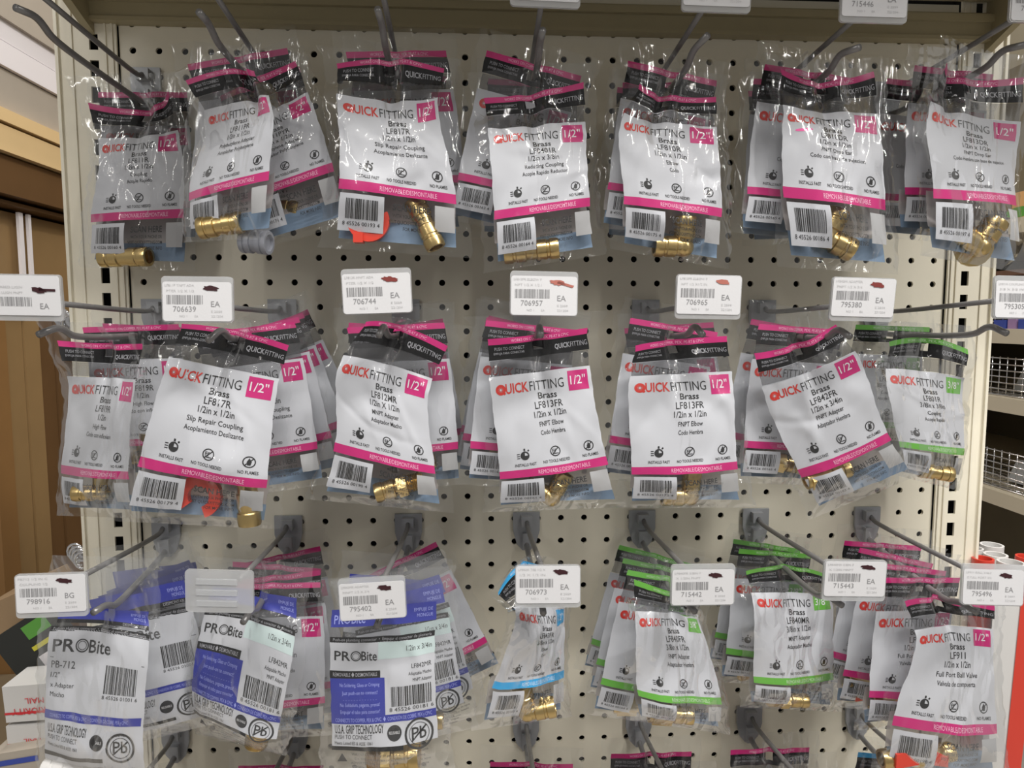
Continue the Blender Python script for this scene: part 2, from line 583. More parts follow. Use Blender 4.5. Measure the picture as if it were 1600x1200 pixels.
TAGS = {
    (0, 3): ((852, -26), 0, 'marker_dark', 'LF8401R COUPLI', 'NG 1/2 X 3/8', '706922', 'EA'),
    (0, 4): ((1120, -18), 1, 'marker_dark', 'LF810R ELBOW', '1/2 X 1/2 IN', '706930', 'EA'),
    (0, 5): ((1366, -1), 0.5, 'marker_dark', 'LF810DR ELBOW', '1/2 X 1/2 IN', '715446', 'EA'),
    (0, 6): ((1629, 0), 0.5, 'marker_dark', 'LF813DR ELBOW', '1/2 X 1/2 IN', '715447', 'EA'),
    (1, 0): ((42, 465), 1, 'marker_dark', 'LFARBED LIGIN', '1 X LLIGN PNPT', '795371', 'EA'),
    (1, 1): ((309, 468), 0.5, 'marker_dark', 'LF811P TNPT ADA', 'PTER 1/2 X 1/2', '706639', 'EA'),
    (1, 2): ((589, 455), -2, 'marker_red', 'LF812R MNPT ADA', 'PTER 1/2 X 1/2', '706744', 'EA'),
    (1, 3): ((850, 459), 1, 'marker_salmon', 'LF813FR ELBOW F', 'NPT 1/2 X 1/2 I', '706957', 'EA'),
    (1, 4): ((1107, 464), 1, 'marker_salmon', 'LF813FR ELBOW F', 'NPT 1/2 X1/2 IN', '706965', 'EA'),
    (1, 5): ((1348, 468), 1.5, 'marker_red', 'LF842FR ADAPTER', 'FNPT 1/2 X 3/4', '795380', 'EA'),
    (1, 6): ((1601, 465), 1, 'marker_dark', 'LF801R COUPLING', '3/8 X 3/8 IN', '795305', 'EA'),
    (2, 0): ((81, 930), 0, 'marker_dark', 'PB712 1/2 IN C', 'COUPLING 1/2', '798916', 'BG'),
    (2, 1): None,
    (2, 2): ((582, 935), -2, 'marker_dark', 'LF842MR ADAPTER', 'MNPT 1/2 X 3/4', '795402', 'EA'),
    (2, 3): ((856, 916), 0, 'marker_dark', 'LF843R TEE 1/2 X', '1/2 X 1/2 IN', '706973', 'EA'),
    (2, 4): ((1098, 914), 0, 'marker_dark', 'LF840FR 3/8IN F', 'X 1/2IN FNPT', '715442', 'EA'),
    (2, 5): ((1335, 907), 1.5, 'marker_dark', 'LF840MR 3/8IN F', 'X 1/2IN MNPT', '715443', 'EA'),
    (2, 6): ((1551, 914), 2, 'marker_dark', 'LF911 BALL VALV', 'E FULL PORT 1/2', '795496', 'EA'),
}
SEEN_NUM = {'marker_dark': 'dark brown', 'marker_red': 'reddish brown', 'marker_salmon': 'salmon red'}


def make_tag(r, c, spec):
    rnd = random.Random(r * 10 + c + 5)
    if spec is None:
        ctr = at(343, 924, 0.196); roll = 2
        root = empty('price_tag_holder', ctr, 'empty clear plastic tag holder without a paper ticket, second in the lower row', 'price tag holder')
    else:
        (px, py), roll, mk, l1, l2, num, un = spec
        ctr = at(px, py, 0.196)
        first = {0: 3, 1: 0, 2: 0}[r]
        n = c - first
        side = ('leftmost' if n == 0 else 'rightmost' if c == 6 else ('', 'second', 'third', 'fourth', 'fifth', 'sixth')[n] + ' from left')
        if r == 0:
            lab = 'white price tag at the top picture edge, %s of the tags up there' % side
        else:
            lab = 'white price tag with %s marker blot, %s below the %s bags' % (SEEN_NUM[mk], side, ROWN[r - 1])
        root = empty('price_tag', ctr, lab, 'price tag', 'price tags on the %s row hooks' % ROWN[r])
    root.rotation_euler = (math.radians(rnd.uniform(-4, 4)), math.radians(roll), math.radians(rnd.uniform(-3, 3)))
    pl = plate(rrect(0.0535, 0.0350, 0.003), -0.0005, 0.0020)
    # ledge that clips on to the wire
    pl.box(-0.012, 0.012, 0.0020, 0.0080, 0.002, 0.004)
    link('holder', pl.mesh('holder'), 'holder_plastic', root)
    if spec is None:
        for zz in (-0.010, -0.001, 0.008):
            mb = MB(); mb.box(-0.018, 0.014, -0.0012, 0.0012, zz - 0.0022, zz + 0.0022)
            link('clip_rib', mb.mesh('clip_rib'), 'holder_plastic', root)
        return
    dz = rnd.choice((-0.0016, 0.0016))
    W, H = 0.0515, 0.0298
    if (r, c) in ((1, 3), (1, 4), (1, 2), (1, 5), (2, 2), (2, 3)): W, H = 0.0520, 0.0305
    pp = plate([(x, z - dz) for x, z in rrect(W, H, 0.0022)], -0.0011, -0.0007)
    paper = link('paper_ticket', pp.mesh('paper_ticket'), 'paper_white', root)

    def put(name, ink, m, y=-0.0013):
        v = np.concatenate(ink.v)
        V = np.stack([(v[:, 0] - 0.5) * W, np.full(len(v), y), -(v[:, 1] - 0.5) * H - dz], 1)
        link(name, pymesh(name, V, ink.f), m, paper)
    lo = .20 if (r, c) == (1, 0) else 0.0       # this ticket is printed low, its number runs off the paper
    f = Ink()
    f.text(l1, 0.04, 0.12 + lo, 0.058, 'l', w=0.42); f.text(l2, 0.06, 0.26 + lo, 0.058, 'l', w=0.40)
    if not lo:
        f.text('NO 1', 0.24, 0.90, 0.055, 'l', w=0.11); f.text('EA', 0.46, 0.90, 0.055, 'l', w=0.05)
        f.text('E 2559', 0.70, 0.78, 0.055, 'l', w=0.16); f.text('221204', 0.70, 0.90, 0.055, 'l', w=0.17)
    put('fine_print', f, 'ink_faint')
    f = Ink(); f.bars(0.06, 0.58, 0.34 + lo, 0.57 + lo, r * 7 + c, 22); put('barcode', f, 'ink_grey')
    f = Ink(); f.text(un, 0.70, 0.63 + lo, 0.14, 'l', w=0.13)
    if not lo: f.text(num, 0.15, 0.76, 0.135, 'l', w=0.33)
    put('ticket_number', f, 'ink_grey')
    f = Ink()
    cx, cy = 0.70, 0.16 + lo
    n = 22; vs = [(cx, cy)]
    for k in range(n):
        a = 2 * math.pi * k / n; q = rnd.uniform(0.75, 1.15)
        vs.append((cx + 0.115 * math.cos(a) * q, cy + (0.070 * math.sin(a) + 0.02 * math.cos(a)) * q))
    f.add(vs, [(0, 1 + k, 1 + (k + 1) % n) for k in range(n)])
    if (r, c) in ((1, 0), (1, 3)):
        f.line(cx, cy - 0.01, cx + 0.24, cy + (0.0 if c == 0 else 0.10), 0.06)
    put('marker_blot', f, mk, -0.0015)


for k in TAGS:
    make_tag(k[0], k[1], TAGS[k])

# ------------------------------------------------------------------ bags
BR = np.array([-.62, -.40, -.17, 0., 1., 1.42])
A0, A1, B0, B1 = -.12, 1.12, -.62, 1.42
ASP = 0.95


def interp_lattice(L, A, B):
    """L: 6 x 3 x 3 control points; quadratic across, smooth cubic down"""
    A = np.asarray(A, float)[..., None]; B = np.asarray(B, float)
    # derivative along b (finite differences, non uniform Catmull-Rom)
    d = np.zeros_like(L)
    for i in range(6):
        if i == 0: d[i] = (L[1] - L[0]) / (BR[1] - BR[0])
        elif i == 5: d[i] = (L[5] - L[4]) / (BR[5] - BR[4])
        else:
            h0, h1 = BR[i] - BR[i - 1], BR[i + 1] - BR[i]
            d[i] = ((L[i] - L[i - 1]) / h0 * h1 + (L[i + 1] - L[i]) / h1 * h0) / (h0 + h1)
    idx = np.clip(np.searchsorted(BR, B, side='right') - 1, 0, 4)
    h = (BR[idx + 1] - BR[idx]); t = ((B - BR[idx]) / h)
    t_ = t[..., None, None]; h_ = h[..., None, None]
    H00 = 2 * t_**3 - 3 * t_**2 + 1; H10 = t_**3 - 2 * t_**2 + t_; H01 = -2 * t_**3 + 3 * t_**2; H11 = t_**3 - t_**2
    row = H00 * L[idx] + H10 * h_ * d[idx] + H01 * L[idx + 1] + H11 * h_ * d[idx + 1]      # ... x 3 x 3
    # quadratic across, linear outside the panel
    Ac = np.clip(A, 0, 1)
    q0 = 2 * (Ac - .5) * (Ac - 1); q1 = -4 * Ac * (Ac - 1); q2 = 2 * Ac * (Ac - .5)
    P = q0 * row[..., 0, :] + q1 * row[..., 1, :] + q2 * row[..., 2, :]
    ex = A - Ac
    P = P + ex * (row[..., 2, :] - row[..., 0, :])
    return P


class Bag:
    def __init__(s, L, root, seed, nx, nz, thick=0.008, pinch=0.005, wr=1.0, pinch_a=.5, fit=None):
        s.root = root; s.loc = np.array(root.location); s.nx, s.nz = nx, nz
        rnd = random.Random(seed)
        a = np.linspace(A0, A1, nx + 1); b = np.linspace(B0, B1, nz + 1)
        A, B = np.meshgrid(a, b)
        P = interp_lattice(L, A, B)
        ex = (A + .12) / 1.24
        side = np.clip(1 - (2 * np.abs(ex - .5)) ** 2.4, 0, 1) ** .75
        vb = np.clip((B + .10) / 1.1, 0, 1); vb = vb * vb * (3 - 2 * vb)
        end = np.clip((1.395 - B) / .30, 0, 1) ** .5
        T = thick * side * vb * end
        if fit is not None:
            fa, fb, fr = fit
            T += fr * np.exp(-(((A - fa) / .28) ** 2 + ((B - fb) / .22) ** 2)) * side ** .5 * end
        T += 0.0005
        # seams: the rim of the bag is welded flat
        rim = np.minimum(np.minimum(ex, 1 - ex) / .03, np.minimum((B - B0) / .04, (B1 - B) / .03))
        T *= np.clip(rim, 0, 1)
        ga = np.gradient(P, axis=1); gb = np.gradient(P, axis=0)
        N = np.cross(gb, ga); N /= np.linalg.norm(N, axis=2, keepdims=True) + 1e-12
        if N[:, :, 1].mean() > 0: N = -N
        W = np.zeros_like(A)
        U = A * PW; V = B * PW * ASP
        for k in range(int(16 * wr)):       # creases
            th = rnd.gauss(math.pi / 2, .55) if k % 3 else rnd.uniform(0, math.pi)
            if k % 4 == 0:    # creases fan out from the hole
                cx, cy = .5 * PW, -.25 * PW; th = rnd.uniform(.2, 2.9); ln = rnd.uniform(.02, .06)
                cx += math.cos(th) * ln; cy += abs(math.sin(th)) * ln
            else:
                cx, cy = rnd.uniform(-.1, 1.1) * PW, rnd.uniform(-.3, 1.4) * PW; ln = rnd.uniform(.012, .04)
            c, q = math.cos(th), math.sin(th)
            du = (U - cx) * c + (V - cy) * q; dv = -(U - cx) * q + (V - cy) * c
            w = rnd.uniform(.0018, .0055); am = rnd.uniform(.0004, .0012) * rnd.choice((1, 1, -1))
            bend = rnd.uniform(-8, 8)
            W += am * np.exp(-((dv + bend * du * du) / w) ** 2) * np.exp(-(du / ln) ** 2)
        ph = [rnd.uniform(0, 6.28) for _ in range(6)]
        W += .0007 * np.sin(U * 95 + ph[0] + 1.5 * np.sin(V * 60 + ph[1])) * np.sin(V * 70 + ph[2])
        W += .0004 * np.sin(U * 210 + ph[3] + 2 * np.sin(V * 90)) * np.sin(V * 40 + ph[4])
        W *= wr
        pin = -pinch * np.exp(-((A - pinch_a) / .07) ** 2) * np.clip(1 - (B + .2) / .55, 0, 1) * np.clip((B + .62) / .2, .3, 1)
        pin += pinch * .5 * np.exp(-((A - pinch_a - .16) / .08) ** 2) * np.clip(1 - (B + .2) / .45, 0, 1)
        edge = np.clip(rim, .25, 1)
        s.F = P + N * (T + W * edge + pin)[..., None]
        s.K = P - N * (T * .8 - W * .6 * edge - pin + .0003)[..., None]
        # wavy outline
        wav = .0010 * np.sin(B * 17 + ph[5]) + .0007 * np.sin(B * 41 + ph[1])
        sh = ga / (np.linalg.norm(ga, axis=2, keepdims=True) + 1e-12)
        k = (np.abs(ex - .5) * 2) ** 6
        s.F += sh * (wav * k)[..., None]; s.K += sh * (wav * k)[..., None]
        # welded rim: both sheets meet
        m = rim <= 0.001
        mid = (s.F + s.K) / 2
        s.F[m] = mid[m]; s.K[m] = mid[m]
        s.N = N
        s.A, s.B = A, B

    def samp(s, a, b, off=0.0, back=False):
        a = np.clip((np.asarray(a, float) - A0) / (A1 - A0), 0, 1) * s.nx
        b = np.clip((np.asarray(b, float) - B0) / (B1 - B0), 0, 1) * s.nz
        i = np.minimum(a.astype(int), s.nx - 1); j = np.minimum(b.astype(int), s.nz - 1)
        u = (a - i)[:, None]; v = (b - j)[:, None]
        G = s.K if back else s.F

        def bl(X): return (X[j, i] * (1 - u) * (1 - v) + X[j, i + 1] * u * (1 - v) + X[j + 1, i] * (1 - u) * v + X[j + 1, i + 1] * u * v)
        return bl(G) + bl(s.N) * off - s.loc

    def film(s, m='clear_film'):
        nx, nz = s.nx, s.nz
        def fc(o): return [(o + j * (nx + 1) + i, o + j * (nx + 1) + i + 1, o + (j + 1) * (nx + 1) + i + 1, o + (j + 1) * (nx + 1) + i)
                           for j in range(nz) for i in range(nx)
                           if not (abs((i + .5) / nx * 1.24 - .12 - .5) < .055 and abs((j + .5) / nz * 2.04 - .62 + .29) < .05)]
        n = (nx + 1) * (nz + 1)
        v = np.concatenate([s.F.reshape(-1, 3), s.K.reshape(-1, 3)]) - s.loc
        fb = [tuple(reversed(q)) for q in fc(n)]
        return link('film', pymesh('film', v, fc(0) + fb, True), m, s.root)

    def patch(s, name, m, a0, a1, b0, b1, off=-.00045, parent=None, na=None, nb=None, back=False, hole=False):
        na = na or max(2, int((a1 - a0) * s.nx)); nb = nb or max(3, int((b1 - b0) * s.nz / 1.6))
        A, B = np.meshgrid(np.linspace(a0, a1, na + 1), np.linspace(b0, b1, nb + 1))
        v = s.samp(A.ravel(), B.ravel(), off, back)
        f = [(j * (na + 1) + i, j * (na + 1) + i + 1, (j + 1) * (na + 1) + i + 1, (j + 1) * (na + 1) + i) for j in range(nb) for i in range(na)
             if not (hole and abs(a0 + (a1 - a0) * (i + .5) / na - .5) < .055 and abs(b0 + (b1 - b0) * (j + .5) / nb + .29) < .05)]
        return link(name, pymesh(name, v, f, True), m, parent or s.root)

    def ink(s, name, ink, m, parent, off=-.0002):
        if not ink.v: return None
        q = np.concatenate(ink.v)
        return link(name, pymesh(name, s.samp(q[:, 0], q[:, 1], off), ink.f), m, parent)


def lattice_px(H, PT, PB, BB, TT, D, lean=0.0, yaw=None):
    """control points from the outline seen in the photograph; every row at its own depth"""
    def row(p, d):
        p = [tuple(q) for q in p]
        if len(p) == 2: p = [p[0], ((p[0][0] + p[1][0]) / 2, (p[0][1] + p[1][1]) / 2), p[1]]
        return p, d
    H, PT, PB, BB, TT = [row(x, 0)[0] for x in (H, PT, PB, BB, TT)]
    if yaw is None:
        z = (-CAM.y - D); w = math.dist(PB[0], PB[2]) * z / FPX
        yaw = .6 * math.sqrt(max(0, PW * PW - w * w)) * (1 if (PB[0][0] + PB[2][0]) / 2 < 740 else -1)
    HB = [(h[0] + .57 * (t[0] - h[0]), h[1] + .57 * (t[1] - h[1])) for h, t in zip(H, PT)]
    rows = [(TT, 0), (H, 0), (HB, 0), (PT, .003), (PB, lean + .004), (BB, lean)]
    L = np.zeros((6, 3, 3))
    for j, (p, dd) in enumerate(rows):
        k = .4 if j < 3 else 1.0
        for i in range(3):
            L[j, i] = at(p[i][0], p[i][1], D + dd + k * yaw * (i - 1) * .5)
    return L


def lattice_free(hang, roll, yaw, scale=1.0, lean=0.0, bend=0.0):
    """a bag hanging from a point of a wire; roll clockwise as seen, in degrees"""
    L = np.zeros((6, 3, 3))
    M = Matrix.Rotation(math.radians(yaw), 3, 'Z') @ Matrix.Rotation(math.radians(roll), 3, 'Y')
    for j, b in enumerate(BR):
        for i, a in enumerate((0, .5, 1)):
            x = (a - .5) * PW * scale; z = -(b + .27) * PW * ASP * scale
            y = -lean * max(0, b) / 1.4 + bend * (a - .5) ** 2
            L[j, i] = np.array(M @ Vector((x, y, z))) + hang
    return L


COL = {'pink': ('print_pink', 'ink_pinkwhite', 'magenta'), 'green': ('print_green', 'ink_greenwhite', 'green'), 'cyan': ('print_cyan', 'ink_cyanwhite', 'light blue')}


def art_quick(B, col, badge, lines, detail=2, seed=0):
    pc, pw, _ = COL[col]
    hd = B.patch('header_band', 'print_black', 0, 1, -.335, -.17, hole=True)
    B.patch('header_stripe', pc, 0, 1, -.40, -.335, parent=hd)
    if detail >= 1:
        k = Ink(); k.text('QUICK', .66, -.225, .052, 'l', w=.155, bold=.02); k.text('FITTING', .82, -.225, .052, 'l', w=.165)
        k.text('PUSH TO CONNECT', .06, -.27, .034, 'l', w=.30); k.text('EMPUJA PARA CONECTAR', .05, -.225, .024, 'l', w=.31)
        B.ink('header_lettering', k, 'ink_pale', hd)
        k = Ink(); k.text('WORKS ON COPPER, PEX, PE-RT & CPVC', .52, -.352, .030, 'c', w=.58); B.ink('stripe_lettering', k, pw, hd)
    pn = B.patch('label_panel', 'panel_white', 0, 1, 0, .925)
    st = B.patch('color_stripe', pc, 0, 1, .925, 1.005)
    k = Ink(); k.text('UICK', .148, .185, .095, 'l', w=.225, bold=.022)
    k.ring(.10, .140, .024, .050, 18, 1.05)
    k.line(.118, .165, .140, .188, .022)
    for q in range(8):
        t = q * math.pi / 4; k.line(.10 + .012 * math.cos(t), .14 + .012 * math.sin(t), .10 + .030 * math.cos(t), .14 + .030 * math.sin(t), .010)
    B.ink('red_brand_lettering', k, 'ink_red', pn)
    k = Ink(); k.text('FITTING', .385, .185, .095, 'l', w=.335, bold=-.003); B.ink('black_brand_lettering', k, 'ink_black', pn)
    bd = B.patch('size_badge', pc, .765, .965, .03, .235, off=-.00030, parent=pn)
    k = Ink(); k.text(badge, .862, .172, .088, 'c', w=.15, bold=.004); B.ink('size_numerals', k, 'ink_white', pn, -.00018)
    if detail >= 1:
        k = Ink()
        k.text('Brass', .55, .275, .062, 'c', w=.18, bold=.014); k.text(lines[0], .55, .368, .066, 'c', w=min(.29, .039 * len(lines[0])), bold=.006)
        k.text(lines[1], .55, .452, .059, 'c', w=min(.32, .024 * len(lines[1])), bold=.006)
        k.text(lines[2], .55, .54, .046, 'c', w=min(.54, .0235 * len(lines[2])), bold=.006); k.text(lines[3], .55, .62, .043, 'c', w=min(.58, .0215 * len(lines[3])), bold=.006)
        B.ink('product_lettering', k, 'ink_black', pn)
    if detail >= 2:
        k = Ink()
        k.ring(.25, .79, .029, .042, 20); k.disc(.25, .79, .034, 14, 0, math.pi * 1.5); k.rect(.242, .258, .722, .744); k.line(.28, .75, .292, .738, .014)
        for q in (.77, .79, .81): k.line(.175, q, .203, q, .008)
        k.ring(.54, .79, .040, .049, 22); k.line(.508, .822, .572, .758, .009); k.text('Ff', .530, .803, .034, 'c', bold=.01); k.line(.515, .812, .568, .812, .007)
        k.ring(.86, .79, .040, .049, 22); k.line(.828, .822, .892, .758, .009)
        k.quad([(.86, .757), (.879, .787), (.872, .818), (.848, .818), (.842, .79)])
        B.ink('pictogram', k, 'ink_black', pn)
        k = Ink()
        k.text('INSTALLS FAST', .25, .892, .027, 'c', w=.20, bold=.01); k.text('NO TOOLS NEEDED', .54, .892, .027, 'c', w=.25, bold=.01); k.text('NO FLAMES', .86, .892, .027, 'c', w=.15, bold=.01)
        B.ink('caption_lettering', k, 'ink_black', pn)
        k = Ink(); k.text('REMOVABLE/DESMONTABLE', .60, .985, .038, 'c', w=.48); B.ink('stripe_lettering', k, pw, st)
    bc = B.patch('barcode_panel', 'panel_white', .02, .40, 1.03, 1.29)
    k = Ink(); k.bars(.08, .35, 1.065, 1.205, seed + 3, 24)
    if detail >= 2: k.text('8 45526 00%03d 4' % (160 + seed % 40), .215, 1.25, .026, 'c', w=.31)
    B.ink('barcode', k, 'ink_black', bc)
    if detail >= 1:
        k = Ink(); k.text('SCAN HERE', .78, 1.115, .050, 'r', w=.31, bold=.018)
        for q, t in enumerate(('WITH YOUR PHONE OR', 'VISIT QUICKFITTING.COM', 'FOR MORE INFO')):
            k.text(t, .78, 1.165 + q * .045, .026, 'r', w=(.31, .34, .22)[q], bold=.01)
        B.ink('scan_lettering', k, 'ink_black', B.root)
    B.patch('code_patch', 'code_grey', .82, .985, 1.04, 1.235)
    bk = B.patch('back_print', 'back_grey', 0.01, .99, .93, 1.20, off=.0003, back=True)
    B.patch('back_blue_print', 'back_blue', .03, .99, 1.20, 1.345, off=.0003, back=True, parent=bk)
    B.patch('back_dark_print', 'back_dark', 0.01, .99, -.165, -.005, off=.0002, back=True, parent=bk)


def art_pro(B, kind, detail=2, seed=0):
    if kind == 'pb712':
        hd = B.patch('header_band', 'print_blue', .05, 1, -.30, -.10, hole=True)
        B.patch('header_stripe', 'print_black', .05, 1, -.10, -.045, parent=hd)
        k = Ink(); k.text('EMPUJE DE', .97, -.20, .04, 'r', w=.16); k.text('MONGUE', .97, -.14, .04, 'r', w=.13); B.ink('header_lettering', k, 'ink_bluewhite', hd)
        k = Ink(); k.text('DESMONTABLE', .97, -.055, .036, 'r', w=.24); B.ink('strip_lettering', k, 'ink_pale', hd)
        pn = B.patch('label_panel', 'panel_white', 0, 1, .05, 1.27)
        tp = B.patch('black_strip', 'print_black', 0, 1, 0, .065)
        k = Ink(); k.text('Push-on plumbing connector  •  Empujar el conector de plomería', .5, .045, .032, 'c', w=.94); B.ink('strip_lettering', k, 'ink_pale', tp)
        k = Ink()
        k.text('PR', .05, .285, .125, 'l', w=.215, bold=.015); k.ring(.335, .222, .054, .066, 26, 1.05); k.ring(.335, .222, .038, .044, 24, 1.05); k.text('Bite', .405, .285, .125, 'l', w=.22, bold=.012)
        k.rect(.03, .97, .335, .341)
        k.text('PB-712', .05, .44, .065, 'l', w=.24)
        k.text('1/2"', .05, .525, .045, 'l'); k.text('x Adapter', .05, .61, .040, 'l'); k.text('Macho', .05, .69, .040, 'l')
        B.ink('product_lettering', k, 'ink_black', pn)
        k = Ink(); k.bars(.60, .91, .38, .62, seed, 24); k.text('8 45526 01001 6', .76, .665, .030, 'c', w=.34); B.ink('barcode', k, 'ink_black', pn)
        st = B.patch('color_stripe', 'print_blue', 0, .98, .81, .885, off=-.0003)
        k = Ink(); k.text('CONNECTS TO COPPER, PEX & CPVC  •  CONEXIÓN DE COBRE, PEX y CPVC', .46, .865, .03, 'c', w=.80); B.ink('stripe_lettering', k, 'ink_bluewhite', st)
        k = Ink(); k.text('U.S.A. GRIP TECHNOLOGY', .04, 1.0, .075, 'l', w=.42, bold=.01); k.text('PUSH TO CONNECT', .04, 1.06, .04, 'l', w=.33)
        k.text('Meets Listed IES & ASSE 1061', .04, 1.12, .028, 'l', w=.34)
        k.disc(.56, 1.04, .068, 20); k.ring(.79, 1.08, .115, .135, 28); k.ring(.79, 1.08, .088, .094, 28); k.text('Pb', .79, 1.12, .10, 'c', bold=.01); k.line(.72, 1.14, .86, 1.02, .014)
        k.text('LEAD FREE', .79, .975, .022, 'c', w=.10)
        B.ink('technology_lettering', k, 'ink_black', pn)
        k = Ink(); k.text('REUSABLE', .56, 1.05, .024, 'c', w=.10); B.ink('seal_lettering', k, 'ink_white', pn, -.00012)
        B.patch('lower_strip', 'print_black', 0, .62, 1.18, 1.22, off=-.0003)
    else:
        hd = B.patch('header_band', 'print_blue', 0, 1, -.34, -.12, hole=True)
        k = Ink(); k.text('PROBite', .03, -.16, .11, 'l', w=.30, bold=.01); k.text('EMPUJE DE', .97, -.245, .04, 'r', w=.18); k.text('MONGUE', .97, -.175, .04, 'r', w=.15); B.ink('header_lettering', k, 'ink_bluewhite', hd)
        pn = B.patch('label_panel', 'panel_white', 0, 1, .06, 1.06)
        tp = B.patch('black_strip', 'print_black', 0, 1, 0, .065)
        tint = B.patch('mint_tint', 'mint_tint', .46, 1, .065, .24, off=-.0003)
        k = Ink(); k.text('Push-on plumbing connector  •  Empujar el conector de plomería', .5, .045, .032, 'c', w=.94); B.ink('strip_lettering', k, 'ink_pale', tp)
        k = Ink(); k.text('PR', .04, .25, .095, 'l', w=.155, bold=.015); k.ring(.248, .203, .041, .051, 24, 1.05); k.ring(.248, .205, .030, .034, 24); k.text('Bite', .30, .25, .095, 'l', w=.15, bold=.012)
        k.text('1/2in x 3/4in', .97, .175, .055, 'r', w=.24); k.text('LF842MR', .97, .36, .045, 'r', w=.19); k.text('Adaptable Macho', .97, .43, .033, 'r', w=.22); k.text('MNPT Adapter', .97, .495, .033, 'r', w=.18)
        B.ink('product_lettering', k, 'ink_black', pn)
        sp = B.patch('black_tab', 'print_black', 0, .48, .355, .43, off=-.0003)
        k = Ink(); k.text('REMOVABLE ◆ DESMONTABLE', .24, .41, .035, 'c', w=.42, bold=.01); B.ink('tab_lettering', k, 'ink_pale', sp)
        bp = B.patch('blue_panel', 'print_blue', 0, .52, .43, .86, off=-.0003)
        B.patch('color_stripe', 'print_blue', .52, 1, .79, .86, off=-.0003, parent=bp)
        k = Ink(); k.text('No Soldering, Glues or Crimping', .28, .51, .034, 'c', w=.38); k.text('Just push-on to connect!', .28, .585, .034, 'c', w=.34)
        k.text('. . . . . . . . . . . . .', .28, .64, .03, 'c', w=.32)
        k.text('No Soldadura, pegante, prensa!', .28, .70, .034, 'c', w=.38); k.text('Empujar el tubo para conectar!', .28, .765, .034, 'c', w=.38)
        k.text('CONNECTS TO COPPER, PEX & CPVC  ◆  CONEXIÓN DE COBRE, PEX y CPVC', .5, .842, .034, 'c', w=.92); B.ink('panel_lettering', k, 'ink_bluewhite', bp)
        k = Ink(); k.bars(.58, .96, .53, .72, seed, 26); k.text('8 45526 00181 6', .77, .765, .034, 'c', w=.42); B.ink('barcode', k, 'ink_black', pn)
        k = Ink(); k.text('U.S.A. GRIP TECHNOLOGY', .03, .945, .075, 'l', w=.47, bold=.012); k.text('PUSH TO CONNECT', .03, .995, .038, 'l', w=.36); k.text('Meets Listed IES & ASSE 1061', .03, 1.045, .028, 'l', w=.36)
        k.disc(.60, .955, .068, 20); k.ring(.83, .985, .115, .135, 28); k.ring(.83, .985, .09, .095, 28); k.text('Pb', .83, 1.03, .10, 'c', bold=.01); k.line(.76, 1.045, .90, .92, .014)
        B.ink('technology_lettering', k, 'ink_black', pn)
        k = Ink(); k.text('REUSABLE', .60, .965, .024, 'c', w=.10); B.ink('seal_lettering', k, 'ink_white', pn, -.00012)
        B.patch('lower_strip', 'print_black', 0, .68, 1.06, 1.095, off=-.0003)
        k = Ink()
        k.text('▲', .10, 1.20, .07, 'c')
        for q in range(5): k.text(('WARNING: Use only on potable water piping systems.', 'Do not use with gas or in closed loop heating.', 'ADVERTENCIA: Use solamente en tuberías de agua', 'potable. No se use con gas ni calefacción. Instale', 'según las instrucciones del fabricante.')[q], .55, 1.14 + q * .045, .024, 'c', w=(.72, .66, .74, .7, .5)[q])
        B.ink('warning_lettering', k, 'ink_black', B.root)


# ------------------------------------------------------------------ brass fittings
def frame_from(p, ang, tilt=0.0):
    """local z along the fitting's axis; ang in degrees, 0 = pointing right in the picture, counter-clockwise; tilt leans the far end to the viewer"""
    d = Vector((math.cos(math.radians(ang)) * math.cos(math.radians(tilt)), -math.sin(math.radians(tilt)), math.sin(math.radians(ang)) * math.cos(math.radians(tilt))))
    x = (Vector((0, -1, 0)) - d * d.dot(Vector((0, -1, 0)))).normalized()
    y = d.cross(x)
    return Matrix(((x.x, y.x, d.x), (x.y, y.y, d.y), (x.z, y.z, d.z))).to_4x4()


def socket(mb, M, L, r=0.0085, z0=0.0):
    """one push-fit socket: collar, groove, rolled lip and open mouth, from z0 to z0+L"""
    pr = [(r * .86, z0), (r * .86, z0 + L * .18), (r, z0 + L * .22), (r, z0 + L * .55), (r * .93, z0 + L * .58), (r * .93, z0 + L * .66), (r * 1.02, z0 + L * .69),
          (r * 1.04, z0 + L * .90), (r * .98, z0 + L), (r * .72, z0 + L), (r * .68, z0 + L * .75), (0.0001, z0 + L * .74)]
    mb.lathe(pr, M)


def hexnut(mb, M, z0, z1, r):
    vs = []
    for z in (z0, z1):
        for k in range(6):
            a = math.pi / 3 * k; vs.append(tuple(M @ Vector((r * math.cos(a), r * math.sin(a), z))))
    mb.add(vs, [tuple(range(6)), tuple(range(6, 12))] + [(k, (k + 1) % 6, 6 + (k + 1) % 6, 6 + k) for k in range(6)])


